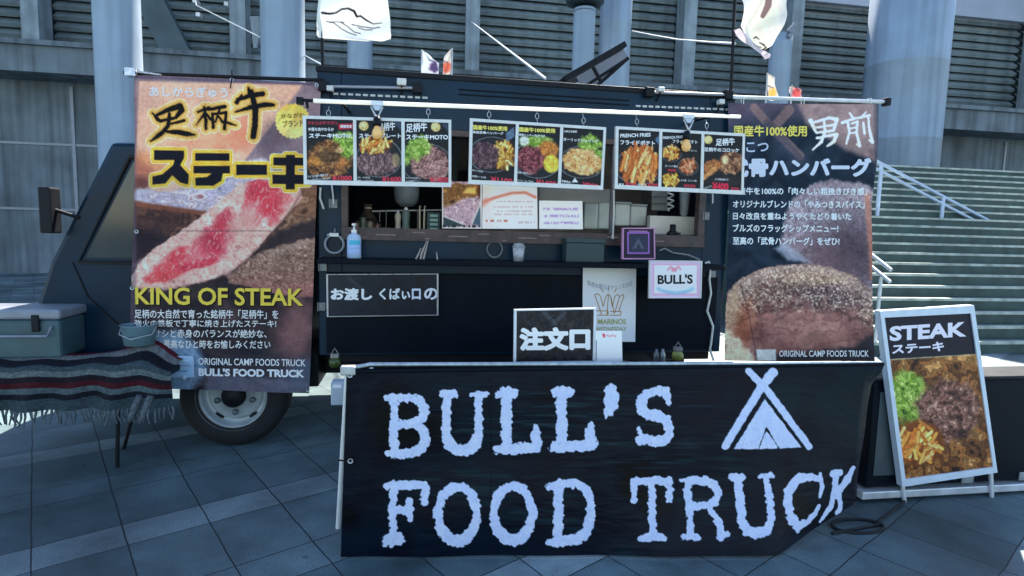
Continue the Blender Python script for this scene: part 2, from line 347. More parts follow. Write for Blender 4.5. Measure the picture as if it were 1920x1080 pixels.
    bp = n.new("ShaderNodeBump"); bp.inputs["Strength"].default_value = .35; bp.inputs["Distance"].default_value = .004
    sb = n.new("ShaderNodeMath"); sb.operation = 'MULTIPLY_ADD'; l.new(mm.outputs[0], sb.inputs[0]); sb.inputs[1].default_value = -2.0; l.new(n1.outputs["Fac"], sb.inputs[2])
    l.new(sb.outputs[0], bp.inputs["Height"]); l.new(bp.outputs[0], b.inputs["Normal"])
    structure(MB().add([(-150, -150, 0), (150, -150, 0), (150, 150, 0), (-150, 150, 0)], [(0, 1, 2, 3)]).build("ground", m))
ground()

# ------------------------------------------------------------------ stadium behind the truck
COLM = mat("column blue grey paint", (.27, .35, .44), .5, 0, .10, 1.5, streak=.25)
POSTM = mat("weathered post paint", (.22, .27, .30), .55, 0, .25, 2.5, streak=.4)
SLAT = mat("louvre slat metal", (.21, .26, .275), .5, .1, .18, .8, streak=.35)
DARKB = mat("dark void lining", (.075, .11, .125), .8, 0, .3, 1)
CONC = mat("stained concrete", (.15, .185, .21), .8, 0, .3, 1.2, .15, 20, streak=.5)
def stadium():
    R = thing("stadium", (3, 13, 0), "blue grey stadium wall of metal louvres and round columns behind the truck", "building")
    b = MB().box((-30, 13.35, 0), (34, 13.6, 5.0)); b.build("wall", CONC, R)
    b = MB()
    for k in range(-9, 11): b.box((k*3.2-.04, 13.31, .1), (k*3.2+.04, 13.35, 4.9))
    for z in (1.7, 3.4): b.box((-30, 13.325, z-.03), (34, 13.348, z+.03))
    b.build("cover_strip", GREYP, R)
    b = MB().box((-30, 12.3, 5.0), (34, 13.35, 5.62)).box((-30, 12.2, 5.62), (34, 12.45, 5.74)); b.build("beam", CONC, R)
    b = MB().box((-30, 13.5, 5.62), (34, 13.58, 9.6)); b.build("back_panel", DARKB, R)
    xs = [at(p, 60, 12.4).x for p in (-330, -140, 60, 447, 886, 1292, 1492, 1700, 1960, 2300)]
    edges = [-30]+xs+[34]
    for a, c in zip(edges[:-1], edges[1:]):
        b = MB(); z = 5.9; k = 0
        while z < 9.5:
            M = Matrix.Translation((0, 13.2, z)) @ Matrix.Rotation(math.radians(42), 4, 'X')
            b.box((a+.1, -.13, -.012), (c-.1, .13, .012), M)
            b.box((a+.1, -.138, -.095), (c-.1, -.118, .0135), M)
            z += .255; k += 1
        b.build("louvre_panel", SLAT, R)
    for x in xs:
        b = MB().box((x-.16, 12.35, 5.74), (x-.13, 12.95, 9.6)).box((x+.13, 12.35, 5.74), (x+.16, 12.95, 9.6)).box((x-.19, 12.33, 5.74), (x+.19, 12.349, 9.6))
        b.build("post", POSTM, R)
    # sloping brace and short vee strut in the left bays
    p, q = at(258, -40, 12.7), at(352, 140, 12.7); n = Vector((.30, 0, .12))
    MB().prism([p-n, p+n, q+n, q-n], (0, .3, 0)).build("brace", DARKB, R)
    p = [at(468, 30, 11.5), at(496, 30, 11.5), at(481, 90, 11.5), at(475, 90, 11.5)]
    MB().prism(p, (0, .15, 0)).build("strut", POSTM, R)
    # round columns: photo pixel span at y = 8 and where they stop
    for (l, r, y, zt) in ((178, 264, 8, 10), (489, 572, 8, 10), (651, 699, 11.6, 10), (1074, 1114, 8.3, None), (1124, 1181, 9, 10), (1446, 1483, 9.5, None), (1641, 1762, 10.2, 10), (-150, -60, 8, 10), (2010, 2120, 8, 10)):
        A, B = at(l, 80, y), at(r, 80, y); rad = (B.x-A.x)*.5*.985; cx = (A.x+B.x)*.5
        zt = zt or (at((l+r)/2, 24 if l < 1200 else 66, y).z)
        b = MB().lathe([(rad*1.25, 0), (rad*1.25, .12), (rad, .14), (rad, 4.1), (rad*1.006, 4.11), (rad*1.006, 4.14), (rad, 4.15), (rad, 6.05), (rad*1.006, 6.06), (rad*1.006, 6.09), (rad, 6.1), (rad, zt), (1e-3, zt)], (cx, y, 0), n=48)
        b.build("column", COLM, R)
        if l == 1074:      # floodlight ring sitting round the top of the short column
            k = MB().lathe([(rad*.55, zt-.02), (rad*.55, zt+.8)], (cx, y, 0)).lathe([(rad*1.55, zt+.18), (rad*1.75, zt+.2), (rad*1.85, zt+.42), (rad*1.5, zt+.62), (rad*.6, zt+.1), (rad*1.55, zt+.18)], (cx, y, 0), n=36)
            lamp = k.build("lamp_housing", mat("dark lamp housing", (.05, .065, .08), .5, 0, .2, 6), R)
            ring = [Vector((cx+rad*1.72*math.cos(a), y+rad*1.72*math.sin(a), zt+.26)) for a in np.linspace(math.pi*1.08, math.pi*1.92, 18)]
            MB().tube(ring, .018, 6).build("rim_trim", ALU, lamp)
        if l == 1446:
            p = at(1478, 60, 9.2); q = at(1492, 44, 9.2); MB().tube([p, q], .05, 8).tube([p+Vector((0, 0, -.12)), q+Vector((0, 0, -.12))], .05, 8).build("bracket", GREYP, R)
    a = at(1500, 60, 12.8).x
    MB().box((a, 12.6, 8.55), (34, 12.75, 9.6)).build("fascia", mat("fascia paint", (.27, .30, .36), .55, 0, .12, 1), R)
    for (px, py) in ((425, 8), (372, 28), (366, 2)):
        c = at(px, py, 12.95); MB().box(c-Vector((.05, .05, .05)), c+Vector((.05, .25, .05))).build("junction_box", WHITEP, R)
stadium()
def stairs():
    x0 = at(1640, 500, 2.6).x-.35; M = mat("green stair paint", (.045, .085, .075), .6, 0, .35, 3, streak=.3); NO = mat("pale stair edge", (.42, .46, .40), .6, 0, .4, 5)
    R = thing("staircase", (x0, 2.6, 0), "wide green staircase with pale step edges beyond the hamburger banner", "staircase")
    b = MB(); e = MB(); n = 20; run, rise = .29, .16
    for k in range(n):
        y = 2.6+k*run; b.box((x0, y, 0), (x0+12, y+run+(.001 if k < n-1 else .2), (k+1)*rise)); e.box((x0, y-.012, (k+1)*rise-.035), (x0+12, y+.05, (k+1)*rise+.004))
    b.build("steps", M, R); e.build("step_edges", NO, R)
    h = MB(); ya, yb = 2.5, 2.6+n*run
    for dz in (.95, .80):
        h.tube([(x0+.5, ya, rise+dz), (x0+.5, yb, n*rise+dz+.05)], .025, 8)
    for k in range(0, n+1, 4): h.tube([(x0+.5, 2.65+k*run, k*rise), (x0+.5, 2.65+k*run, k*rise+1.0)], .022, 8)
    h.build("handrail", ALU, R)
    # upper rail seen beside the banner top, falling to the right
    g = MB(); p, q = at(1632, 296, 6.0), at(1960, 470, 6.0)
    for d in (0, -.14): g.tube([p+Vector((0, 0, d)), q+Vector((0, 0, d))], .03, 8)
    for t in (.06, .4, .75):
        c = p.lerp(q, t); g.tube([c, Vector((c.x, c.y, max(.4, c.z-1.1)))], .035, 8)
    g.build("handrail", mat("blue white rail paint", (.5, .58, .72), .45, .1, .1, 8), R)
stairs()

# ------------------------------------------------------------------ the food truck
X0, X1, ZT, ZB = -1.285, 1.585, 2.483, .63
def ax(px, py=400, y=0): return at(px, py, y).x
def az(px, py, y=0): return at(px, py, y).z
OX0, OX1, OZ0, OZ1 = ax(641), ax(1319, 420), az(980, 455), 2.14
TR = thing("food_truck", (.15, .9, 0), "black food truck with an open serving hatch, standing behind the white lettered counter banner", "food truck")
def truck():
    b = MB()
    b.box((X0, 0, ZB), (OX0, .04, ZT)).box((OX1, 0, ZB), (X1, .04, ZT)).box((OX0, 0, OZ1), (OX1, .04, ZT)).box((OX0, 0, ZB), (OX1, .04, OZ0))
    b.box((X0, .04, ZB), (X0+.04, 1.70, ZT)).box((X1-.04, .04, ZB), (X1, 1.70, ZT)).box((X0, 1.70, ZB), (X1, 1.74, ZT)).box((X0+.04, .04, ZB), (X1-.04, 1.70, ZB+.05)).box((X0+.04, .04, ZT-.05), (X1-.04, 1.70, ZT))
    b.build("body", BLACK, TR, .006)
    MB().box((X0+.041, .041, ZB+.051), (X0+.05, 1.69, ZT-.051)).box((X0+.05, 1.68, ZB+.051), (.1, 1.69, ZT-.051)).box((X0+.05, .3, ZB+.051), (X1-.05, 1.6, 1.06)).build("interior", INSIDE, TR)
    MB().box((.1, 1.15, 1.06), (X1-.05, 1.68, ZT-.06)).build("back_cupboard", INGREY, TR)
    # trims of the upper panel
    t = MB().box((X0-.006, -.012, ZT-.022), (X1+.006, .2, ZT+.012)); t.build("roof_rail", BLKPLAS, TR, .004)
    for (a, c) in (((606, 162), (782, 165)), ((1218, 173), (1365, 178))):
        p, q = at(*a, -.04), at(*c, -.04)
        s = MB().tube([p, q], .010, 8); st = s.build("gas_strut", mat("grey strut", (.28, .30, .34), .4, .5, .1, 9), TR)
        for e in (p, q): MB().box(e+Vector((-.03, -.02, -.03)), e+Vector((.03, .04, .03))).build("mount", BLKPLAS, st, .003)
    for (px, py, w_, h_) in ((753, 154, 16, 11), (1239, 168, 13, 8), (619, 166, 11, 9), (1352, 191, 11, 9)):
        c = at(px, py, -.06); a = w_/540; d = h_/540
        lb = MB().box((c.x-a, c.y-.02, c.z-d), (c.x+a, c.y+.03, c.z+d)).build("marker_lamp", mat("pale lamp lens", (.55, .57, .55), .3, 0, .1, 30), TR, .006)
        MB().tube([(c.x, c.y+.005, c.z-d), (c.x-.004, -.005, c.z-d-.05)], .006, 6).build("lamp_stem", BLKPLAS, lb)
    for (xa, ya, xb, yb, n) in ((625, 176, 806, 184, 13), (1192, 199, 1372, 206, 15)):
        d = MB()
        for k in range(n):
            t0, t1 = k/n, (k+.68)/n
            p = at(xa+(xb-xa)*t0, ya+(yb-ya)*t0, -.004); q = at(xa+(xb-xa)*t1, ya+(yb-ya)*t1, -.004)
            d.box((p.x, -.012, p.z-.006), (q.x, -.001, q.z+.006))
        d.build("vent_slots", mat("pale vent lip", (.42, .45, .46), .45, .2, .2, 40), TR)
    for py in (163, 172): 
        p, q = at(860, py+5, 0), at(1180, py+17, 0); MB().box((p.x, -.006, p.z-.004), (q.x, .003, p.z+.004)).build("panel_seam", BLACKP, TR)
    # window woodwork
    f = MB(); zs0, zs1 = az(980, 456), az(980, 434)
    f.box((OX0, -.03, zs0), (OX1, .05, zs1)); f.mi = 1
    for i in range(14):
        x = OX0+.1+i*.155+random.Random(i).uniform(-.05, .05); f.box((x, -.034, zs0+.012+.02*((i*7) % 3)), (x+.03+.05*((i*5) % 3), -.0302, zs0+.02+.02*((i*7) % 3)))
    f.build("sill", [WOOD, mat("worn wood", (.20, .15, .14), .7, 0, .3, 40)], TR)
    f = MB().box((OX0-.002, -.02, zs1), (OX0+.04, .045, OZ1)).box((OX1-.05, -.02, zs1), (OX1, .045, OZ1)).box((OX0+.04, -.018, OZ1-.04), (OX1-.05, .044, OZ1)); f.build("window_frame", WOOD, TR, .003)
    a = ax(1148, 390); MB().box((a-.012, .0, zs1), (a+.012, .03, OZ1-.04)).build("mullion", mat("grey mullion", (.10, .10, .11), .5, .3, .2, 9), TR, .002)
    MB().box((ax(828), .030, zs1), (a-.013, .034, OZ1-.041)).build("window_pane", GLASS, TR)
    # ledge and front counter panel
    z = az(920, 488, -.1)
    MB().box((X0+.03, -.24, z-.032), (ax(1330, 480), -.001, z)).build("ledge", BLACKP, TR, .005)
    p = MB().box((X0+.05, -.022, ZB+.02), (X1-.06, -.001, z-.10)); p.build("front_panel", BLACKP, TR, .004)
    MB().box((OX0+.02, .005, z+.001), (OX1-.02, .02, zs0-.001)).build("kick_board", BLACKP, TR)
    for (px, py) in ((626, 382), (604, 575), (1325, 405), (1337, 515), (606, 500), (1333, 300)):
        c = at(px, py, -.02); h = MB().box((c.x-.022, -.02, c.z-.028), (c.x+.022, -.0005, c.z+.028)).tube([(c.x-.026, -.022, c.z-.03), (c.x-.026, -.022, c.z+.03)], .006, 8).build("hinge", mat("dull hinge steel", (.16, .17, .18), .45, .6, .3, 40), TR, .002)
    for (px, py) in ((622, 365), (1334, 365)):
        c = at(px, py, -.03); MB().tube([c+Vector((0, 0, .07)), c+Vector((.008, 0, 0)), c+Vector((.012, 0, -.06))], .006, 8).build("latch", STEEL, TR)
    # chassis, cab, wheels
    MB().box((X0-.05, .35, .42), (X1-.1, .47, .60)).box((X0-.05, 1.2, .42), (X1-.1, 1.32, .60)).box((-.4, .1, .30), (.55, .34, .60)).box((X0+.05, .06, .56), (X1-.05, 1.68, .628)).build("chassis", BLKPLAS, TR, .01)
    c = MB(); cy0, cy1 = .12, 1.60
    prof = [(-1.36, .46), (-1.36, 1.98), (-1.55, 2.02), (-2.55, 1.98), (-2.93, 1.22), (-3.02, .95), (-3.02, .46)]
    c.prism([Vector((x, cy0, zz)) for x, zz in prof], (0, cy1-cy0, 0)); cb = c.build("cab", BLACK, TR, .03)
    MB().prism([Vector((-1.5, .113, 1.25)), Vector((-1.5, .113, 1.86)), Vector((-2.42, .113, 1.86)), Vector((-2.72, .113, 1.25))], (0, .006, 0)).build("side_window", mat("dark glass", (.02, .03, .035), .08, 0, .1, 3), cb)
    for a_, b_ in (((-1.46, 1.22), (-1.46, .56)), ((-1.46, .56), (-2.3, .56)), ((-2.3, .56), (-2.72, 1.0)), ((-2.72, 1.0), (-2.80, 1.22))): MB().tube([(a_[0], .118, a_[1]), (b_[0], .118, b_[1])], .006, 5).build("door_seam", BLKPLAS, cb)
    ws = [(-1.47, 1.22), (-1.47, 1.89), (-2.44, 1.89), (-2.76, 1.22), (-1.47, 1.22)]; MB().tube([(x, .113, z_) for x, z_ in ws], .014, 6).build("window_seal", RUBBER, cb)
    MB().box((-1.62, .106, 1.02), (-1.46, .119, 1.05)).build("door_handle", BLKPLAS, cb, .003)
    MB().tube([(-2.75, .12, 1.5), (-2.86, .04, 1.55)], .012, 8).box((-2.91, .0, 1.40), (-2.84, .11, 1.68)).build("door_mirror", BLKPLAS, cb, .01)
    MB().box((-3.12, .15, .42), (-3.021, 1.57, .66)).build("bumper", GREYP, cb, .02)
    RIM = mat("silver grey wheel steel", (.40, .45, .46), .42, .15, .15, 12)
    for cx in (-1.845, .85):
        cz = .345; y = .06
        wv = MB().lathe([(.21, .0), (.235, -.012), (.30, -.012), (.335, .01), (.345, .04), (.345, .17), (.33, .20), (.21, .2)], (cx, y, cz), 'Y', 48).build("wheel", RUBBER, TR)
        MB().lathe([(.232, -.016), (.232, .0), (.222, .006), (.212, -.004), (.205, .03), (.195, .06), (.172, .075), (.168, .055), (.155, .045), (.085, .045), (.082, .02), (.07, .012), (.068, .0), (1e-3, -.004)], (cx, y, cz), 'Y', 56).build("rim", RIM, wv)
        MB().lathe([(.078, .018), (.074, -.012), (.055, -.03), (1e-3, -.034)], (cx, y, cz), 'Y', 32).build("hub", BLKPLAS, wv)
        holes = MB()
        for k in range(5):
            a = math.radians(-90+72*k); MB().lathe([(.019, .046), (.019, .026), (.013, .02), (1e-3, .018)], (cx+.118*math.cos(a), y, cz+.118*math.sin(a)), 'Y', 14).build("wheel_nut", mat("dark nut steel", (.12, .15, .16), .5, .5, .2, 30), wv)
            for s_ in (0,):
                a2 = a+math.radians(36); px, pz = cx+.183*math.cos(a2), cz+.183*math.sin(a2); t = Vector((-math.sin(a2), 0, math.cos(a2))); r_ = Vector((math.cos(a2), 0, math.sin(a2)))
                ring = [Vector((px, y+.062, pz))+t*(.032*math.cos(q))+r_*(.011*math.sin(q)) for q in np.linspace(0, 2*math.pi, 16, endpoint=False)]
                holes.prism(ring, (0, .01, 0))
        for f0 in range(0, len(holes.v), 32): MB().add(holes.v[f0:f0+32], [[i-f0 for i in f] for f in holes.f if f0 <= f[0] < f0+32]).build("vent_hole", BLKPLAS, wv)
    MB().box((-1.42, .06, .40), (-1.30, .5, .64)).box((-2.35, .10, .70), (-1.38, .30, .76)).build("mudguard", BLKPLAS, TR, .01)
    # roof hatch tilted open
    A, B = at(1062, 152, .35), at(1176, 86, .35); d = Vector((0, .62, 0)); up = Vector((-.02, 0, .035))
    h = MB().prism([A, B, B+up, A+up], d).build("roof_hatch", BLKPLAS, TR)
    g = MB(); A2, B2 = A.lerp(B, .16)+Vector((0, -.004, -.012)), A.lerp(B, .94)+Vector((0, -.004, -.012)); n_ = Vector((.055, 0, -.085))
    g.prism([A2, B2, B2+n_*.7, A2+n_*1.5], Vector((0, .012, 0))); hp = g.build("hatch_skirt", mat("smoked hatch plastic", (.16, .16, .18), .35, 0, .2, 8), h)
    k = MB(); C, D = A2+n_*.9, B2+n_*.72
    k.tube([C, D], .012, 6).tube([A2.lerp(B2, .35), A2.lerp(B2, .35)+n_*1.3], .014, 6).tube([A2+n_*1.5, B2+n_*.7], .014, 6); k.build("hatch_rib", BLKPLAS, h)
    MB().box((-.9, .5, ZT), (.1, 1.4, ZT+.03)).build("roof_panel", BLKPLAS, TR, .005)
truck()

# ------------------------------------------------------------------ big steak banner on the cab side
VINYL = print_mat("printed banner cloth", .5, .05, .08, 260, .3, .15)
VINYL2 = print_mat("printed banner cloth dense", .5, .015, .08, 260, .3, .12)
VINYLB = print_mat("printed black vinyl", .40, 0, .10, 420, .22, .13)
BOARD = print_mat("printed board", .42, 0, .02, 300)
def fries(c, cx, cy, rx, ry, n, seed, cols=((238, 190, 105), (222, 150, 70), (196, 118, 50), (246, 212, 140)), r=2.2, L=18, spread=1.2):
    R = random.Random(seed)
    c.ell(cx, cy, rx, ry, (120, 66, 30), rough=.12)
    for k in range(n):
        a = R.uniform(0, 6.28); q = math.sqrt(R.random()); x = cx+rx*q*math.cos(a)*.85; y = cy+ry*q*math.sin(a)*.85; t = R.uniform(-spread, spread)+1.57
        l = L*R.uniform(.5, 1); dx, dy = l*math.cos(t)/2, l*math.sin(t)/2; col = np.array(R.choice(cols))*R.uniform(.85, 1.08)
        c.stroke([(x-dx+.8, y-dy+1.2, r), (x+dx+.8, y+dy+1.2, r)], (105, 55, 25), .8, .6); c.stroke([(x-dx, y-dy, r), (x+dx, y+dy, r)], col, .7)
MEAT = [(48, 30, 28), (110, 72, 66), (70, 46, 42), (160, 118, 108), (96, 62, 56), (186, 150, 138)]
BROWN = [(50, 30, 20), (120, 78, 45), (80, 50, 30), (168, 112, 62), (110, 82, 50), (200, 150, 96)]
GREEN = [(60, 90, 30), (130, 165, 60), (90, 128, 45), (186, 205, 110), (110, 150, 60), (220, 228, 150)]
def paint_steak(x, y):
    c = Cv(x, y, (150, 126, 132))
    c.pal(np.ones(len(x)), [(118, 102, 116), (150, 132, 142), (132, 112, 120), (168, 150, 158)], 90, 4)
    c.poly([(262, 152), (566, 160), (436, 330), (250, 400)], (208, 168, 150), 2.5)
    m = c.mpoly([(262, 152), (566, 160), (436, 330), (250, 400)], 3); c.pal(m*.55, [(190, 148, 132), (222, 186, 166), (208, 166, 148), (236, 202, 182)], 70, 7)
    c.poly([(255, 160), (300, 160), (285, 200), (262, 215)], (198, 160, 152), 14, a=.6)
    c.ell(395, 262, 70, 30, (240, 160, 128), -14, .6, a=.75); c.ell(458, 250, 24, 34, (236, 132, 108), 20, .5, a=.8); c.ell(330, 250, 60, 20, (236, 178, 152), 0, .6, a=.6)
    c.ell(510, 262, 24, 40, (74, 66, 82), 24, .7, a=.55); c.ell(560, 300, 46, 60, (128, 112, 124), 0, .6, a=.5)
    c.ell(262, 322, 30, 34, (168, 104, 88), 30, .5, a=.85); c.ell(285, 302, 30, 12, (206, 148, 112), 25, .5, a=.8); c.ell(262, 345, 18, 14, (96, 58, 58), 0, .5, a=.7)
    # back steak with its fat edge and dark crust
    c.poly([(240, 372), (262, 350), (300, 362), (360, 360), (450, 330), (470, 300), (500, 296), (520, 330), (460, 372), (390, 402), (300, 388), (244, 384)], (190, 184, 202), 4, 4, 14)
    m = c.mpoly([(262, 366), (330, 356), (440, 342), (470, 330), (440, 380), (386, 398), (290, 384)], 4, 3, 10); c.pal(m, [(150, 138, 162), (196, 190, 212), (176, 160, 176), (224, 214, 222), (170, 120, 130)], 18, 12, 1, 2)
    c.poly([(240, 376), (296, 386), (388, 398), (372, 420), (318, 452), (268, 482), (240, 500)], (86, 62, 62), 4, 4, 12)
    m = c.mpoly([(240, 376), (296, 386), (388, 398), (372, 420), (318, 452), (268, 482), (240, 500)], 4); c.pal(m*.8, [(48, 36, 44), (92, 66, 62), (64, 48, 52), (126, 88, 76), (74, 56, 58)], 26, 21)
    c.poly([(240, 374), (300, 384), (388, 396), (386, 404), (300, 394), (240, 386)], (150, 92, 72), 3, 2, 8, .75)
    c.poly([(240, 440), (290, 430), (320, 450), (270, 482), (240, 500)], (44, 38, 50), 10, 4, 12, .8)
    # dark ground below
    c.poly([(240, 500), (420, 510), (600, 480), (600, 740), (240, 740)], (54, 48, 56), 8)
    m = c.mpoly([(240, 500), (420, 510), (600, 480), (600, 740), (240, 740)], 8); c.pal(m*.8, [(30, 30, 42), (66, 56, 60), (46, 42, 50), (92, 76, 78)], 60, 31)
    # crust to the right of the slice and the front steak
    P = [(548, 342), (604, 330), (604, 470), (470, 510), (448, 492)]
    c.poly(P, (118, 92, 84), 4, 3, 10); c.pal(c.mpoly(P, 4), [(86, 60, 52), (146, 110, 92), (116, 86, 74), (172, 138, 116), (98, 74, 66)], 22, 41)
    c.poly([(452, 492), (520, 432), (604, 405), (604, 446), (530, 462), (470, 500)], (50, 44, 54), 6, 4, 12, .85)
    P = [(442, 498), (500, 470), (560, 452), (604, 446), (604, 556), (560, 556), (500, 548), (430, 528), (418, 510)]
    c.poly(P, (140, 110, 100), 3, 4, 9); m = c.mpoly(P, 3, 4, 9); c.pal(m, [(88, 64, 58), (146, 114, 102), (116, 88, 80), (172, 142, 130), (130, 100, 92), (196, 172, 160)], 4.2, 51, 1, 1.2, 3, 1.9)
    c.put(m*sst(500, 560, c.y)*.55, (176, 112, 116)); c.put(m*c.mell(545, 462, 60, 10, -14, .8)*.35, (196, 180, 172))
    # the pink slice
    P = [(250, 540), (246, 522), (262, 492), (284, 470), (330, 440), (372, 410), (420, 372), (448, 346), (486, 336), (540, 338), (562, 352), (566, 372), (538, 404), (512, 430), (486, 462), (462, 488), (430, 512), (388, 526), (330, 540), (284, 548)]
    c.poly(P, (226, 180, 172), 2, 3, 8); m = c.mpoly(P, 2.5, 3, 8)
    c.pal(m, [(196, 140, 138), (232, 192, 182), (214, 164, 158), (240, 210, 200), (220, 176, 168)], 16, 61, 1, 1, 3)
    for (cx, cy, rx, ry, rot, col, a) in ((496, 372, 44, 28, 62, (200, 62, 82), .85), (474, 392, 20, 36, 18, (206, 78, 94), .7), (520, 364, 26, 22, 20, (206, 90, 102), .6), (414, 438, 24, 38, 34, (186, 62, 86), .82), (396, 462, 30, 20, 60, (180, 62, 90), .6), (420, 410, 12, 24, 30, (190, 84, 100), .7), (320, 506, 42, 16, -14, (224, 88, 96), .8), (334, 478, 22, 12, -20, (214, 72, 88), .85), (368, 496, 40, 8, -12, (200, 66, 88), .85), (300, 520, 26, 10, -8, (222, 90, 94), .8), (372, 470, 16, 30, 24, (196, 92, 108), .6)):
        e = c.mell(cx, cy, rx, ry, rot, .35, .35, 11, int(cx))*m*a; c.put(e, col)
        c.pal(e*.4, [(168, 50, 72), (216, 66, 84), (190, 44, 66), (240, 150, 150)], 5, int(cy), 1.8, .6)
    v = sst(.66, .74, fbm(c.x*1.0+c.y*.5, c.y*.35-c.x*.2, 5.0, 77, 3))*m; c.put(v*.5, (240, 206, 198))
    sp = sst(.74, .82, fbm(c.x, c.y, 2.6, 78, 2))*m; c.put(sp*.5, (250, 232, 226))
    c.put(c.mell(455, 418, 20, 40, 38, .6)*.75*m, (222, 182, 174)); c.put(c.mell(540, 420, 18, 46, 40, .6)*.5*m, (206, 168, 156))
    c.stroke([(566, 360), (540, 404), (488, 464), (440, 508)], (70, 50, 52), 5, .55, 2.5); c.stroke([(250, 545), (330, 543), (400, 526), (440, 508)], (76, 56, 60), 5, .5, 3)
    # lower part: pinkish right, pale cloth-blue left
    c.ell(556, 620, 34, 62, (158, 116, 118), 10, .7, .2, 20, .75); c.ell(566, 700, 40, 24, (96, 112, 136), -30, .6, a=.8); c.ell(470, 690, 80, 40, (66, 66, 76), 0, .6, .2, 24, .6)
    c.poly([(240, 632), (330, 620), (372, 650), (386, 690), (350, 742), (240, 742)], (126, 156, 188), 12, 8, 20, .92); c.pal(c.mpoly([(240, 632), (330, 620), (372, 650), (386, 690), (350, 742), (240, 742)], 12)*.5, [(92, 124, 160), (146, 178, 206), (120, 150, 182)], 14, 90)
    c.poly([(390, 700), (600, 718), (600, 745), (380, 745)], (118, 122, 146), 7, 4, 16, .6)
    # gold starburst
    a = np.arctan2(c.y-227, c.x-549); r = np.hypot(c.x-549, c.y-227); st = 31+2.6*np.abs(((a*26/(2*math.pi)) % 1)*2-1)
    mk = 1-sst(-1, 1, r-st); c.put(mk, (232, 192, 92)); c.put(mk*sst(190, 262, c.y)*.5, (226, 226, 190)); c.put(mk*np.clip((fbm(c.x, c.y, 14, 6)-.4)*2, 0, 1)*.5, (238, 226, 150))
    KT = [[(289, 281.5), (345, 282.4), (345, 296), (338, 309.7), (354, 327.5), (352.6, 346), (338, 342), (323, 328.5), (310, 344), (286, 346), (286, 331), (304, 327), (324.5, 309.7), (327.4, 300), (289, 300)], [(366, 287), (430, 287.5), (430, 301.4), (366, 301.4)], [(363, 311), (431, 311), (431, 325), (418, 325), (415, 339), (400, 348), (367, 348), (366, 333.5), (388, 332), (397, 325), (363, 325)],
          [(443, 308.5), (500.5, 309), (500.5, 328), (443, 328)], [(536, 290.5), (552.7, 290.5), (552.7, 355), (536, 355)], [(512.7, 295), (578, 296), (578, 310), (512.7, 310)], [(511, 327.5), (578, 328), (578, 345), (511, 345)]]
    d = np.full(len(x), 1e9)
    for st_ in KT: d = np.minimum(d, c.dpoly(st_))
    for e, col_ in ((7.2, (236, 224, 186)), (5.8, (222, 178, 56)), (2.6, (232, 206, 120)), (1.5, (206, 164, 60)), (0, (27, 28, 40))): c.put(1-sst(e-.7, e+.7, d), col_)
    BR = [[(286, 212, 1.5), (296, 224, 4)], [(292, 217, 3), (315, 206, 4.5), (337, 199, 6), (341, 206, 5.5), (330, 220, 3.5)], [(300, 227, 3), (326, 222, 3)], [(318, 214, 3), (315, 236, 4), (306, 247, 4), (295, 256, 4), (282, 265, 1.2)], [(318, 233, 2), (345, 226, 3)], [(308, 246, 2.5), (335, 248, 5), (350, 251, 5), (365, 253, 1.5)],
          [(371, 210, 2), (391, 203, 3.5)], [(383, 201, 2.5), (386, 226, 3.5), (386, 242, 2.5)], [(384, 212, 3), (368, 234, 1)], [(387, 214, 2), (395, 224, 2.5)], [(392, 205, 3), (421, 200, 4)], [(398, 213, 2.5), (400, 239, 3)], [(400, 214, 2.5), (424, 211, 3), (421, 241, 3.5)], [(411, 206, 2.5), (404, 229, 1.5)], [(410, 218, 2), (418, 230, 2.5)], [(422, 229, 3), (442, 235, 1.5)],
          [(466, 165, 2.5), (469, 178, 5)], [(446, 187, 3.5), (470, 179, 4.5), (492, 176, 5)], [(453, 179, 2.5), (444, 192, 4)], [(441, 210, 1.5), (470, 201, 4.5), (500, 196, 4.5), (513, 197, 3)], [(471, 172, 5), (479, 205, 5.5), (478, 235, 5.5), (475, 256, 5.5)]]
    d = np.full(len(x), 1e9)
    for st_ in BR: d = np.minimum(d, c.dstroke(st_))
    d = d+(fbm(x, y, 4, 91, 2)-.5)*1.6
    for e, col_ in ((8.2, (240, 218, 186)), (6.6, (206, 168, 88)), (4.6, (228, 200, 156)), (3.4, (200, 160, 84)), (0, (24, 20, 26))): c.put(1-sst(e-.7, e+.7, d), col_)
    # seams and hem
    c.put((1-sst(1, 5, np.abs(c.y-(142+(c.x-252)*.04)-2)))*.75, (96, 84, 108)); c.put((1-sst(6, 13, c.x-246))*.5, (104, 92, 112)); c.put((1-sst(0, 2.5, np.abs(c.y-433)))*.3, (40, 40, 48))
    return c.grain(.10, 3).grain(.10, 28).c
def waveL(x, z): return .011*np.sin(x*5.5+z*1.3)+.010*np.sin(x*2.1-z*4.0+1)+.006*np.sin(z*11+x*3)*sst(1.9, 2.4, z)
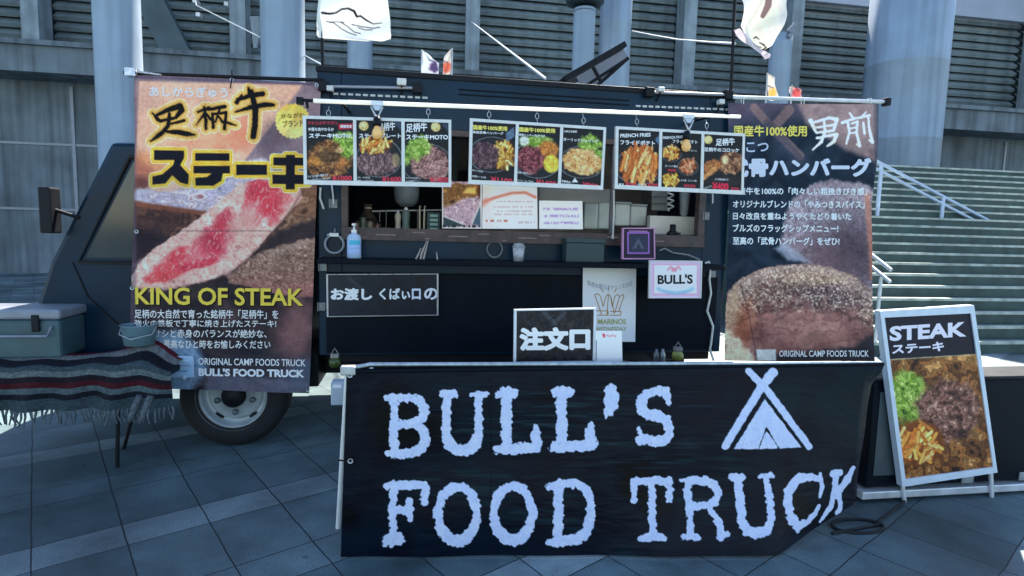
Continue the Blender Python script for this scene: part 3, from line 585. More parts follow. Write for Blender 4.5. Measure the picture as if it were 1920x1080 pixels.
def steak_banner():
    Y = -.05; cs = [(252, 141), (601, 154), (580, 737), (243, 729)]
    R = thing("steak_banner", at(412, 735, Y), "tall printed steak banner with brush lettering, hung over the cab and front wheel", "banner")
    s = Sheet(quad_surf(cs, Y, waveL), 300, 480, paint_steak, plane_hit(Y, waveL), -.003)
    K = (28, 24, 30); YL = (214, 178, 92); PALE = (238, 214, 178)
    s.text("あしからぎゅう", 280, 161, 427, 181, (245, 242, 240), 3, .022, cut=.3)
    s.text("かながわ", 527, 213, 571, 222, (120, 112, 60), -2, .015); s.text("ブランド", 530, 226, 569, 239, (110, 104, 70), -3, .02)
    s.text("KING OF STEAK", 255, 540, 571, 573, (34, 28, 30), 3, .028, cut=.2); s.text("KING OF STEAK", 253, 538, 569, 571, (250, 196, 88), 3, .022, cut=.2, lift=.001)
    W = (214, 220, 226)
    for t, a, b, c_, d in (("足柄の大自然で育った銘柄牛「足柄牛」を", 252, 580, 522, 597), ("強火の鉄板で丁寧に焼き上げたステーキ!", 252, 599, 518, 613), ("深いサシと赤身のバランスが絶妙な、", 258, 617, 500, 633), ("一口、最高なひと時をお愉しみください", 266, 637, 507, 653)):
        s.text(t, a, b, c_, d, W, 1, .016, cut=.5)
    s.text("ORIGINAL CAMP FOODS TRUCK", 372, 671, 573, 684, (222, 226, 232), 3, .014, cut=.5); s.text("BULL'S FOOD TRUCK", 372, 690, 571, 705, (230, 234, 242), 3, .045, cut=.3)
    s.build("banner_sheet", VINYL, R, True)
    p, q = at(247, 138, Y-.0), at(606, 151, Y); MB().tube([p+Vector((-.05, .02, .006)), q+Vector((.0, .02, .006))], .012, 8).build("top_rod", BLKPLAS, R)
    c = at(246, 134, Y); MB().box(c+Vector((-.03, -.02, -.03)), c+Vector((.03, .03, .02))).tube([c+Vector((.02, -.01, 0)), c+Vector((.17, -.01, -.012))], .007, 6).build("rod_clamp", mat("chrome clamp", (.5, .5, .52), .25, .8, .3, 40), R, .003)
    e = MB()
    for px, py in ((435, 150), (256, 434), (248, 540), (577, 731), (594, 160)): c = at(px, py, Y-.006); e.lathe([(.012, -.004), (.012, .002), (.006, .002), (.006, -.004), (.012, -.004)], c, 'Y', 14)
    e.build("grommets", STEEL, R)
    c = at(436, 148, Y); MB().tube([c+Vector((0, -.01, .05)), c+Vector((0, -.012, 0)), c+Vector((-.012, -.01, -.06))], .004, 6).build("tie_cord", BLKPLAS, R)
steak_banner()

# ------------------------------------------------------------------ hamburger banner beyond the right end of the truck
def paint_burger(x, y):
    c = Cv(x, y, (34, 48, 66)); c.pal(np.ones(len(x)), [(20, 32, 48), (42, 56, 74), (30, 44, 62), (50, 62, 80)], 60, 5)
    c.put((1-sst(205, 262, c.y+.12*(c.x-1366)))*.8, (104, 92, 112))
    c.poly([(1496, 190), (1645, 190), (1645, 306), (1590, 280), (1512, 232)], (150, 128, 132), 8, 5, 20, .85); c.pal(c.mpoly([(1496, 190), (1645, 190), (1645, 306), (1590, 280), (1512, 232)], 8)*.5, [(120, 100, 108), (172, 150, 150), (140, 120, 126)], 26, 8)
    c.stroke([(1414, 202), (1440, 232), (1500, 292)], (138, 116, 118), 2, .8, 8); c.stroke([(1480, 206), (1452, 238)], (138, 116, 118), 2, .8, 9)
    c.stroke([(1440, 232), (1500, 300)], (70, 72, 90), 3, .6, 9); c.stroke([(1440, 240), (1372, 322)], (62, 70, 90), 3, .5, 9)
    c.stroke([(1430, 350), (1456, 330), (1480, 356)], (24, 34, 50), 3, .7, 5)
    P = [(1470, 430), (1474, 398), (1488, 372), (1520, 348), (1560, 338), (1612, 342), (1645, 362), (1645, 556), (1600, 545), (1540, 512), (1490, 480), (1462, 462)]
    c.poly(P, (138, 130, 144), 5, 5, 10); m = c.mpoly(P, 5, 5, 10); c.pal(m, [(104, 96, 112), (154, 146, 158), (126, 118, 132), (184, 176, 190), (140, 130, 146)], 5.5, 15, 1, 1, 3, 2)
    c.put(m*c.mell(1600, 470, 60, 62, 0, .9)*.75, (60, 50, 62)); c.put(m*c.mell(1540, 480, 56, 26, 25, .9)*.5, (112, 88, 98)); c.put(m*c.mell(1540, 352, 70, 12, 0, .8)*.4, (160, 140, 156))
    c.stroke([(1626, 366), (1630, 420), (1634, 470), (1636, 520)], (190, 128, 108), 5, .7, 5)
    c.poly([(1452, 466), (1470, 456), (1496, 472), (1520, 492), (1478, 488)], (160, 170, 190), 5, 2, 6, .85)
    P = [(1360, 572), (1366, 548), (1388, 524), (1420, 508), (1460, 499), (1510, 495), (1560, 502), (1606, 520), (1636, 548), (1645, 580), (1645, 690), (1360, 690)]
    c.poly(P, (128, 96, 92), 2.5, 3, 8); m = c.mpoly(P, 2.5, 3, 8)
    top = 496+.0036*(c.x-1505)**2; t = (c.y-top)/(690-top)
    c.pal(m, [(116, 84, 84), (166, 126, 122), (138, 102, 102), (182, 142, 136), (150, 116, 114)], 24, 19, 1, 1.3, 4, 1.5)
    c.put(m*sst(.5, 1, t)*.45, (84, 60, 60)); c.put(m*sst(1560, 1645, c.x)*.45, (74, 54, 58))
    k = m*(1-sst(.30, .46, t+(fbm(c.x, c.y, 18, 23)-.5)*.34))
    c.pal(k, [(70, 52, 56), (150, 124, 116), (106, 84, 84), (182, 158, 144), (128, 102, 98), (214, 198, 180)], 4.0, 25, 1, 1.15, 3, 2.2)
    c.put(k*c.mell(1552, 556, 70, 22, 6, .8, .3, 18)*.6, (66, 54, 72)); c.put(k*c.mell(1440, 545, 50, 22, -24, .8, .3, 18)*.35, (96, 74, 74))
    c.put(m*(1-sst(0, .055, np.abs(t-.40+(fbm(c.x, c.y, 14, 29)-.5)*.14)))*.5, (60, 42, 48))
    c.put(k*sst(.62, .70, fbm(c.x, c.y, 3.0, 27, 2))*.7, (230, 218, 202)); c.put(k*c.mell(1530, 520, 60, 12, 0, .9)*.25, (206, 190, 150)); c.put(k*(1-sst(.02, .12, t))*.35, (190, 176, 172))
    c.put(m*c.mell(1392, 616, 22, 46, 14, .6, .3, 12)*.6, (158, 92, 68)); c.put(m*c.mell(1372, 588, 13, 52, 8, .7, .2, 12)*.6, (214, 186, 156)); c.put(m*c.mell(1410, 600, 8, 12, 20, .7)*.45, (200, 160, 136)); c.put(m*c.mell(1424, 622, 12, 20, 10, .8)*.4, (84, 56, 54))
    for q in range(5): c.put(m*c.mell(1470+q*34, 600+(q*37) % 40, 26, 9, -6, .9, .4, 9)*.28, (172, 136, 124) if q % 2 else (92, 66, 66))
    c.poly([(1358, 618), (1384, 634), (1404, 656), (1420, 690), (1358, 690)], (216, 206, 184), 6, 8, 9, .9); c.pal(c.mpoly([(1358, 618), (1384, 634), (1404, 656), (1420, 690), (1358, 690)], 6, 8, 9)*.7, [(178, 162, 138), (230, 222, 204), (208, 190, 160), (240, 236, 224)], 5, 36)
    c.poly([(1596, 650), (1645, 620), (1645, 690), (1440, 690), (1440, 668)], (46, 48, 56), 7, 5, 12, .9)
    c.poly([(1418, 655), (1455, 655), (1455, 676), (1418, 676)], (190, 202, 206), 1.2)
    c.stroke([(1388, 530), (1402, 580), (1420, 676)], (50, 44, 54), 1.5, .6, .8)
    for a, b in (((1420, 470), (1372, 525)), ((1470, 300), (1400, 420))): c.stroke([a, b], (28, 38, 54), 6, .45, 5)
    c.put((1-sst(0, 7, 1642-c.x))*.5, (70, 78, 96))
    d = np.full(len(x), 1e9)
    for st_ in ([(1520, 226, 3.4), (1530, 248, 1.6)], [(1524, 230, 1.6), (1555, 221, 2), (1569, 224, 3)], [(1569, 224, 3), (1563, 245, 1.8)], [(1532, 239, 1.2), (1563, 234, 1.6)], [(1545, 226, 1.6), (1547, 248, 2)], [(1531, 249, 1.4), (1561, 245, 1.6)], [(1532, 259, 1.6), (1556, 254, 1.8), (1569, 252, 2.6), (1563, 266, 2.6), (1551, 274, 1)], [(1547, 246, 2), (1540, 266, 2.2), (1524, 281, .8)],
                [(1593, 212, .8), (1600, 222, 2)], [(1624, 210, .8), (1614, 221, 1.6)], [(1579, 230, 2), (1600, 223, 1.6), (1631, 216, 1.6)], [(1590, 231, 1.8), (1593, 248, 1.6), (1587, 269, 1.2)], [(1597, 232, 1), (1608, 228, 1.8), (1606, 248, 1.6), (1612, 274, 2), (1606, 270, .6)], [(1594, 241, .8), (1606, 239, 1)], [(1594, 250, .8), (1606, 248, 1)], [(1619, 230, 1.2), (1621, 250, 1.8)], [(1628, 219, 1.2), (1630, 243, 1.6), (1636, 267, 2.4), (1629, 262, .6)]): d = np.minimum(d, c.dstroke(st_))
    c.put(1-sst(.2, 1.4, d+(fbm(x, y, 3.5, 92, 2)-.5)*1.2), (238, 234, 234))
    return c.grain(.10, 3).grain(.12, 30).c
def waveR(x, z): return .012*np.sin(x*6.0-z*2.2)+.011*np.sin(x*2.7+z*3.4+2)+.03*np.exp(-((x-2.72)/.16)**2-((z-1.75)/.22)**2)
def burger_banner():
    Y = -.04; cs = [(1366, 193), (1643, 196), (1638, 677), (1361, 677)]
    R = thing("hamburger_banner", at(1500, 677, Y), "dark printed hamburger banner hanging from a chrome rod beside the truck", "banner")
    s = Sheet(quad_surf(cs, Y, waveR), 250, 420, paint_burger, plane_hit(Y, waveR), -.003)
    W = (206, 220, 240)
    s.text("国産牛100%使用", 1376, 235, 1513, 256, (244, 206, 112), 0, .03, cut=.4)
    s.text("ぶこつ", 1372, 266, 1441, 286, (176, 194, 218), -1, .02, cut=.3); s.text("武骨ハンバーグ", 1364, 296, 1634, 332, (190, 204, 228), 0, .055, cut=.15)
    for t, a, b, c_, d in (("国産牛を100%の「肉々しい粗挽きびき感」", 1372, 351, 1626, 365), ("オリジナルブレンドの「やみつきスパイス」", 1374, 375, 1621, 390), ("日々改良を重ねようやくたどり着いた", 1374, 398, 1596, 412), ("ブルズのフラッグシップメニュー!", 1374, 420, 1572, 435), ("至高の「武骨ハンバーグ」をぜひ!", 1374, 444, 1574, 459)):
        s.text(t, a, b, c_, d, W, 1, .028, cut=.5)
    s.text("ORIGINAL CAMP FOODS TRUCK", 1461, 657, 1629, 669, (232, 236, 240), 0, .018, cut=.5)
    s.build("banner_sheet", VINYL2, R, True)
    p, q = at(1372, 182, Y), at(1662, 191, Y)
    MB().tube([p, q], .0125, 10).build("top_rod", ALU, R)
    c = q; MB().box(c+Vector((-.02, -.025, -.03)), c+Vector((.02, .025, .025))).build("rod_clamp", BLKPLAS, R, .004)
    for px in (1392, 1505, 1630): c = at(px, 190, Y); MB().tube([c+Vector((0, -.016, -.02)), c+Vector((0, -.016, .02)), c+Vector((0, .016, .02)), c+Vector((0, .016, -.02))], .003, 6).build("tie_cord", WHITEP, R)
burger_banner()

# ------------------------------------------------------------------ front counter and its lettered banner
def ellpts(cx, cy, rx, ry, rs, rt, rb, n=36):
    o = []
    for k in range(n+1):
        a = 2*math.pi*k/n; t = math.sin(a); r = rs+(rb-rs)*max(0, t)**2+(rt-rs)*max(0, -t)**2; o.append((cx+rx*math.cos(a), cy+ry*t, r))
    return o
LETTERS = [
 [(726, 747, 5), (742, 745, 7), (766, 746, 8), (784, 750, 8), (795, 762, 8.5), (797, 772, 8.5), (790, 785, 9), (778, 793, 9), (752, 796, 8)], [(739, 746, 8), (739, 852, 8.5)],
 [(778, 795, 8), (793, 806, 9.5), (797, 824, 10), (791, 840, 9.5), (780, 847, 10), (758, 851, 9), (740, 851, 9), (724, 850, 4.5)],
 [(832, 740, 8), (850, 739, 8)], [(838, 742, 9), (837, 790, 9), (836, 815, 9.5), (842, 832, 11), (855, 842, 11), (868, 845, 11), (880, 842, 11), (892, 831, 10), (896, 815, 9), (897, 790, 8), (897, 742, 7)], [(885, 740, 5), (910, 739, 5)],
 [(938, 738, 9.5), (951, 734, 10), (964, 737, 9.5)], [(950, 740, 10.5), (950, 842, 10)], [(934, 842, 9), (1004, 840, 10.5)], [(1005, 798, 4), (1005, 814, 10), (1007, 838, 9)],
 [(1043, 736, 9.5), (1055, 732, 10), (1067, 735, 9.5)], [(1053, 740, 10.5), (1053, 836, 10)], [(1038, 838, 9), (1106, 836, 11)], [(1108, 795, 4), (1107, 811, 10.5), (1110, 832, 10)],
 [(1145, 733, 12.5), (1146, 747, 15.5), (1147, 762, 11), (1141, 774, 8), (1138, 782, 3)],
 [(1254, 759, 3), (1251, 746, 7), (1249, 733, 8)], [(1249, 735, 7), (1236, 732, 8.5), (1222, 734, 8.5), (1208, 744, 8.5), (1201, 757, 8.5), (1205, 770, 9), (1218, 778, 9.5), (1235, 780, 9.5), (1249, 787, 9), (1256, 802, 9), (1254, 816, 9), (1244, 826, 9.5), (1228, 828, 9.5), (1212, 824, 9.5), (1201, 823, 9)], [(1197, 802, 2.5), (1202, 815, 6), (1199, 828, 6)],
 [(726, 910, 8), (760, 909, 8), (794, 910, 8)], [(797, 914, 7.5), (796, 941, 7)], [(737, 908, 8), (737, 1002, 7.5)], [(738, 956, 10), (766, 956, 7)], [(768, 940, 7), (768, 974, 7)], [(729, 1010, 11), (745, 1009, 13), (752, 1014, 7)], [(722, 1022, 4), (724, 1012, 6)], [(735, 1024, 4), (737, 1014, 6)],
 ellpts(858, 963, 36, 50, 8.5, 9.5, 12.5), ellpts(962, 962, 36, 50, 8.5, 9.5, 12.5),
 [(1028, 914, 6), (1048, 907, 8), (1080, 907, 8.5), (1098, 916, 8.5), (1107, 935, 8.5), (1108, 960, 8.5), (1104, 985, 9), (1094, 1004, 10), (1078, 1012, 11), (1048, 1014, 11), (1027, 1018, 5.5)], [(1047, 908, 9), (1047, 1012, 9)],
 [(1192, 903, 8), (1225, 901, 8), (1255, 903, 8)], [(1190, 905, 6.5), (1189, 938, 5.5)], [(1256, 905, 6.5), (1255, 938, 5.5)], [(1222, 900, 7), (1223, 1005, 7.5)], [(1201, 1010, 5), (1222, 1007, 9), (1246, 1009, 6)],
 [(1277, 900, 3.5), (1295, 901, 7), (1324, 902, 8), (1339, 910, 8), (1346, 925, 7.5), (1342, 939, 7.5), (1328, 949, 7.5), (1298, 949, 7)], [(1288, 903, 7), (1292, 950, 7), (1295, 1005, 6.5)], [(1328, 950, 7), (1344, 972, 6.5), (1352, 1002, 7)], [(1352, 1007, 7), (1361, 1002, 6.5)], [(1282, 1006, 6), (1307, 1008, 6)],
 [(1374, 896, 7), (1391, 895, 7)], [(1384, 900, 8), (1388, 950, 8), (1392, 978, 8.5), (1402, 996, 9.5), (1420, 1001, 10), (1438, 994, 9), (1446, 974, 8), (1444, 940, 7), (1437, 900, 6)], [(1424, 894, 5), (1446, 892, 5)],
 [(1538, 888, 3), (1542, 912, 4), (1537, 931, 3)], [(1538, 899, 5), (1521, 894, 8), (1501, 896, 8.5), (1487, 906, 8.5), (1478, 925, 8.5), (1477, 945, 8.5), (1482, 965, 9), (1490, 980, 9), (1500, 985, 7.5), (1515, 978, 5.5), (1528, 963, 4.5), (1536, 948, 2.5)], [(1488, 978, 9), (1495, 996, 3)],
 [(1562, 888, 6.5), (1574, 886, 7)], [(1568, 894, 6), (1564, 923, 5), (1559, 948, 5), (1538, 978, 2.5)], [(1600, 877, 4), (1588, 900, 7), (1578, 914, 6), (1567, 932, 5)], [(1573, 928, 5), (1576, 948, 4.5), (1571, 964, 5)],
]
def paint_front(x, y):
    c = Cv(x, y, (8, 24, 34)); c.pal(np.ones(len(x)), [(4, 14, 24), (12, 31, 42), (7, 22, 33), (15, 37, 46)], 150, 3)
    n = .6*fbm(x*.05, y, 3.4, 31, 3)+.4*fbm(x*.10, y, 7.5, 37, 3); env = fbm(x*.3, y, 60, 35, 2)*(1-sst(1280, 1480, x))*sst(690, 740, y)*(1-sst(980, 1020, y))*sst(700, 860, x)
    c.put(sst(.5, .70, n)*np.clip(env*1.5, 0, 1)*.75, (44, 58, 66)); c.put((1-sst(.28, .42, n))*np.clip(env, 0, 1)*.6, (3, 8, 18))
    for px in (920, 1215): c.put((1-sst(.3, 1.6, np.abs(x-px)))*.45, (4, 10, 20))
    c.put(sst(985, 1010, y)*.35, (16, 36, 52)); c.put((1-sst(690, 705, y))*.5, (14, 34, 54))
    d = np.full(len(x), 1e9)
    for st in LETTERS:
        bx = [p[0] for p in st]; by = [p[1] for p in st]; k = (x > min(bx)-24) & (x < max(bx)+24) & (y > min(by)-24) & (y < max(by)+24)
        if k.any(): s = Cv(x[k], y[k], 0); d[k] = np.minimum(d[k], s.dstroke(st))
    rough = (fbm(x, y, 6.0, 43, 2)-.5)*7.5+(fbm(x, y, 15, 44, 2)-.5)*3
    small = 1-.65*sst(1480, 1540, x)
    m = 1-sst(-.8, .8, d+rough*small)
    t = np.full(len(x), 1e9)
    tent = Cv(x, y, 0)
    mm = np.zeros(len(x)); r3 = 1.4
    for st in ([(1404, 696, 6.5), (1434, 726, 7), (1517, 837, 6.5)], [(1449, 698, 9), (1426, 728, 8), (1360, 836, 7.5)]): mm = np.maximum(mm, 1-sst(-.8, .8, tent.dstroke(st)+rough*.35))
    cutp = tent.mpoly([(1432, 741), (1369, 846), (1509, 846)], .8, r3, 6); mm = mm*(1-cutp)
    for P in ([(1434, 748), (1376, 842), (1421, 842), (1437, 800), (1462, 841), (1503, 839)], [(1437, 807), (1423, 842), (1460, 841)]): mm = np.maximum(mm, tent.mpoly(P, .8, r3, 6))
    m = np.maximum(m, mm)
    c.put(m, (180, 197, 233)); c.put(m*np.clip((fbm(x, y, 12, 71, 4)-.42)*2.4, 0, 1)*.45, (204, 215, 240)); c.put(m*sst(.60, .72, fbm(x, y, 3.0, 72, 2))*.35, (150, 168, 205))
    for px, py, r in ((656, 703, 4.5), (657, 864, 3)): q = np.hypot(x-px, y-py); c.put((1-sst(-.7, .7, q-r))*sst(r*.45, r*.6, q), (190, 198, 205))
    return c.c
def counter():
    Yt, zt = -1.4, .876
    R = thing("counter_stand", (.36, -1.15, 0), "black topped serving counter on slim white legs, hidden behind the lettered banner", "counter")
    MB().box((-.93, Yt+.012, zt-.06), (1.66, Yt+.13, zt-.03)).build("counter_top", BLACKP, R, .006)
    a, b = at(651, 697, Yt), atz(634, 990, .0); a.y = Yt+.02; b = Vector((b.x, b.y, .0))
    MB().tube([a, a.lerp(b, .5), b], .0125, 10).build("leg", WHITEP, R)
    MB().tube([(1.62, Yt+.04, zt-.03), (1.60, Yt+.42, 0)], .0125, 10).build("leg", WHITEP, R)
    for x in (-.85, 1.58): MB().tube([(x, Yt+.12, zt-.03), (x, Yt+.5, 0)], .0125, 10).build("leg", WHITEP, R)
    p, q = at(694, 683, Yt), at(1652, 681, Yt)
    MB().tube([at(652, 696, Yt), at(668, 688, Yt), p, q], .009, 10).build("top_rail", mat("pale tube", (.40, .46, .50), .35, .6, .25, 30), R)
    c = at(652, 694, Yt); MB().box(c+Vector((-.03, -.02, -.02)), c+Vector((.035, .02, .02))).build("corner_clamp", STEEL, R, .006)
    # banner
    u_k = np.array([0, .4, .68, .765, 1.0])
    K = np.array([(-.975, -1.39, .012), (.07, -1.5, .012), (.80, -1.585, .012), (1.03, -1.605, .014), (1.70, -1.35, .14)])
    uu = np.linspace(0, 1, 401); g = np.exp(-.5*(np.arange(-12, 13)/3.0)**2); g /= g.sum()
    B = np.stack([np.convolve(np.pad(np.interp(uu, u_k, K[:, j]), 12, 'reflect', reflect_type='odd'), g, 'valid') for j in range(3)], 1)
    def surf(u, v):
        b = np.stack([np.interp(u, uu, B[:, j]) for j in range(3)], 1)
        t = np.stack([-.945+2.64*u, np.full(len(u), Yt-.004), np.full(len(u), zt-.002)], 1)
        p = t*(1-v[:, None])+b*v[:, None]; p[:, 1] = t[:, 1]*(1-v**1.25)+b[:, 1]*v**1.25
        f = np.clip((u-.70)/.3, 0, 1); t2 = np.clip((u-.962)/.038, 0, 1); p[:, 1] += .02*np.sin(v*math.pi)*f*f + .05*t2**1.6*sst(.02, .2, v) - .010*np.sin(v*9+u*3)*np.sin(u*7)*np.minimum(1, v*2)-.006*np.sin(v*4)*np.sin(u*31)*v
        return p
    F = thing("front_banner", (.3, -1.5, 0), "wide black banner with white typewriter lettering and a tent emblem on the front counter", "banner")
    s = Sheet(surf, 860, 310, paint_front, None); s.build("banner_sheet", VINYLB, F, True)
    # hem tube round the rail and a loose corner tie
    MB().tube([(-.94, Yt-.002, zt-.008), (1.69, Yt-.002, zt-.008)], .011, 8).build("hem", BLACKP, F)
    e = MB()
    for px, py in ((656, 703), (657, 864)):
        c = Vector(at(px, py, Yt-.012)); e.lathe([(.012, -.003), (.012, .002), (.007, .002), (.007, -.003), (.012, -.003)], c, 'Y', 16)
    e.build("grommets", STEEL, F)
    c = at(647, 864, Yt); MB().tube([c+Vector((-.03, .01, 0)), c+Vector((.03, -.012, .0))], .004, 6).build("tie_cord", BLKPLAS, F)
counter()

# ------------------------------------------------------------------ menu boards on the white pole
POLE_Y = -.42
def pole():
    p, q = at(588, 189, POLE_Y), at(1388, 219, POLE_Y)
    R = thing("menu_pole", at(985, 203, POLE_Y), "long bright white tube above the serving hatch that carries the menu boards", "pole")
    MB().tube([p, q], [.0125, .0105], 14).build("tube", mat("white tube with added glow", (.92, .88, .78), .4, 0, .05, 12, emit=.09), R)  # slight emission added to the pole to stand in for its sunlit brightness
    a = at(560, 187, POLE_Y); k = MB().tube([a, p+Vector((.03, 0, 0))], .009, 8).box(a+Vector((-.01, -.02, -.025)), a+Vector((.025, .02, .012))); k.tube([at(575, 190, POLE_Y), at(577, 203, POLE_Y)], .008, 8); k.build("end_clamp", BLKPLAS, R)
    for px, py in ((640, 191), (1340, 216)):
        c = at(px, py, POLE_Y); MB().tube([c, Vector((c.x, -.001, c.z+.02))], .009, 8).build("arm", BLKPLAS, R)
pole()
FR = mat("pale aluminium frame", (.66, .66, .64), .4, .25, .1, 20)
def bil(cs, u, v):
    (a, b), (c, d), (e, f), (g, h) = cs
    return ((a*(1-u)+c*u)*(1-v)+(g*(1-u)+e*u)*v, (b*(1-u)+d*u)*(1-v)+(h*(1-u)+f*u)*v)
def medal(c, x, y, r=9):
    c.ell(x, y, r, r, (206, 186, 128), soft=.1); c.ell(x-2, y-2, r*.6, r*.5, (232, 218, 170), soft=.5)
def base(x, y, s):
    c = Cv(x, y, (15, 19, 26)); c.pal(np.ones(len(x)), [(10, 13, 20), (22, 26, 34), (14, 18, 26), (28, 30, 38)], 12, s, .5, 1); return c
def plate(c, cx, cy, rx, ry, col=(138, 146, 156)):
    q = np.hypot((c.x-cx)/rx, (c.y-cy)/ry); c.put((1-sst(.0, .035, np.abs(q-1)))*.9, col); c.put((1-sst(.9, .98, q))*.8, (34, 36, 42))
def p1(x, y):
    c = base(x, y, 1); m = c.mell(617, 299, 45, 36, 0, .1, .25, 9); c.pal(m, BROWN, 6, 2, 1, 1, 3, 2); c.pal(c.mell(652, 272, 16, 26, 0, .2, .3, 7), GREEN, 6, 3); c.pal(c.mell(640, 258, 18, 10, 0, .3, .3, 7), GREEN, 5, 4)
    c.ell(592, 302, 12, 8, (206, 140, 66), 20, .4); c.ell(640, 306, 9, 12, (196, 128, 70), 20, .4, a=.8); c.ell(636, 282, 8, 5, (214, 176, 128), 0, .4); c.ell(616, 294, 22, 14, (84, 66, 42), 0, .6, a=.6)
    c.poly([(634, 232), (662, 231), (663, 242), (635, 243)], (178, 34, 56), 1.2); return c.grain(.3, 3).c
def p2(x, y):
    c = base(x, y, 5); plate(c, 711, 296, 42, 36); c.pal(c.mell(707, 306, 38, 24, 0, .1, .2, 8), [(52, 38, 44), (120, 92, 96), (78, 58, 64), (162, 134, 136), (96, 70, 76)], 7, 6, 1.6, .8, 3, 2.2)
    fries(c, 704, 272, 32, 14, 46, 4); fries(c, 712, 250, 9, 14, 12, 5, spread=.4); c.ell(742, 300, 8, 12, (180, 160, 120), 0, .4, a=.7); medal(c, 682, 236); c.poly([(735, 226), (755, 226), (755, 250)], (60, 74, 96), 2); return c.grain(.25, 3).c
def p3(x, y):
    c = base(x, y, 7); plate(c, 800, 306, 46, 36); c.pal(c.mell(806, 306, 40, 32, 20, .1, .2, 8), [(86, 56, 58), (176, 132, 128), (124, 88, 88), (206, 168, 160), (148, 108, 106)], 7, 8, .7, 1.8, 3, 2.2)
    for k in range(7): c.stroke([(782+k*8, 316-k*3), (796+k*8, 284-k*1)], (96, 62, 62), 1.2, .6, 1.3)
    c.pal(c.mell(783, 277, 26, 22, -30, .2, .3, 7), GREEN, 5, 9); c.pal(c.mell(762, 296, 10, 14, 0, .3, .3, 7), GREEN, 5, 11); medal(c, 817, 238); c.poly([(826, 230), (846, 230), (846, 256)], (56, 70, 92), 2); return c.grain(.25, 3).c
def p4(x, y):
    c = base(x, y, 12); plate(c, 922, 290, 43, 33); fries(c, 944, 290, 22, 28, 44, 6, ((226, 200, 120), (206, 166, 80), (240, 222, 160), (186, 140, 60)))
    c.pal(c.mell(908, 292, 28, 25, 10, .1, .2, 8), [(40, 26, 36), (98, 66, 78), (62, 40, 52), (140, 108, 116), (78, 52, 62)], 5, 13, 1, 1, 3, 2.3); c.poly([(948, 250), (964, 238), (965, 256), (950, 266)], (96, 120, 150), 2); return c.grain(.25, 3).c
def p5(x, y):
    c = base(x, y, 15); plate(c, 1009, 298, 44, 36); c.pal(c.mell(1006, 268, 32, 15, 0, .2, .3, 7), GREEN, 5, 16); c.ell(983, 264, 9, 9, (206, 214, 206), 0, .3); c.pal(c.mell(1028, 282, 20, 18, 0, .2, .15, 7), [(150, 90, 40), (200, 136, 66), (176, 110, 50), (222, 166, 96)], 7, 17)
    c.pal(c.mell(994, 300, 26, 27, 10, .1, .2, 8), [(58, 22, 34), (130, 56, 68), (86, 36, 48), (178, 110, 114), (110, 46, 58)], 5, 18, 1, 1, 3, 2.3); c.pal(c.mell(1034, 307, 15, 17, 0, .15), [(196, 150, 40), (240, 210, 90), (220, 180, 60)], 7, 19); return c.grain(.25, 3).c
def p6(x, y):
    c = base(x, y, 21); plate(c, 1092, 304, 44, 30); c.pal(c.mell(1106, 270, 22, 18, 0, .2, .3, 7), GREEN, 5, 22); c.pal(c.mell(1124, 300, 12, 22, 0, .2, .3, 7), GREEN, 5, 25); c.pal(c.mell(1092, 303, 37, 25, 8, .1, .2, 8), [(170, 110, 60), (224, 180, 122), (200, 146, 90), (240, 208, 160), (212, 164, 108)], 6, 23, .8, 1.2, 3, 2)
    c.poly([(1078, 333), (1072, 342), (1084, 342)], (226, 230, 236), 1); return c.grain(.25, 3).c
def p7(x, y):
    c = base(x, y, 26); plate(c, 1198, 312, 44, 34); fries(c, 1199, 309, 38, 34, 90, 8, ((232, 160, 90), (214, 132, 66), (196, 110, 52), (244, 190, 130)), 2.6, 30, .7); c.poly([(1228, 262), (1238, 250), (1238, 276)], (90, 120, 156), 2); return c.grain(.2, 3).c
def p8(x, y):
    c = base(x, y, 27); fries(c, 1259, 286, 17, 14, 30, 9, r=1.6, L=12); fries(c, 1285, 271, 9, 9, 12, 10, ((250, 220, 140), (240, 190, 100)), 1.6, 9); fries(c, 1290, 311, 17, 15, 30, 11, ((206, 136, 100), (180, 104, 70), (226, 166, 130)), 1.6, 12); fries(c, 1257, 337, 16, 14, 30, 12, ((232, 200, 110), (206, 166, 70)), 1.6, 12)
    c.put(((1-sst(.0, .08, np.abs(np.hypot((x-1259)/19, (y-288)/15)-1)))*.7), (120, 124, 132)); c.put(((1-sst(.0, .08, np.abs(np.hypot((x-1290)/19, (y-313)/16)-1)))*.7), (120, 124, 132)); return c.grain(.2, 3).c
def p9(x, y):
    c = base(x, y, 28); c.pal(c.mell(1372, 305, 24, 22, -10, .15, .25, 8), [(70, 44, 32), (150, 102, 74), (104, 70, 52), (196, 154, 118), (126, 86, 66)], 6, 29, 1, 1, 3, 2.2); c.pal(c.mell(1332, 314, 24, 13, -28, .2, .2, 8), [(110, 64, 36), (180, 120, 70), (146, 92, 52), (214, 160, 100)], 6, 30)
    c.stroke([(1320, 334), (1340, 316)], (206, 150, 96), 1.5, .9, 4); c.ell(1362, 340, 30, 10, (56, 40, 44), 0, .6, a=.7); medal(c, 1328, 262, 8); c.ell(1360, 300, 6, 8, (226, 196, 156), 0, .5); return c.grain(.25, 3).c
RED = (196, 60, 84); WT = (222, 226, 234); YEL = (246, 208, 110)
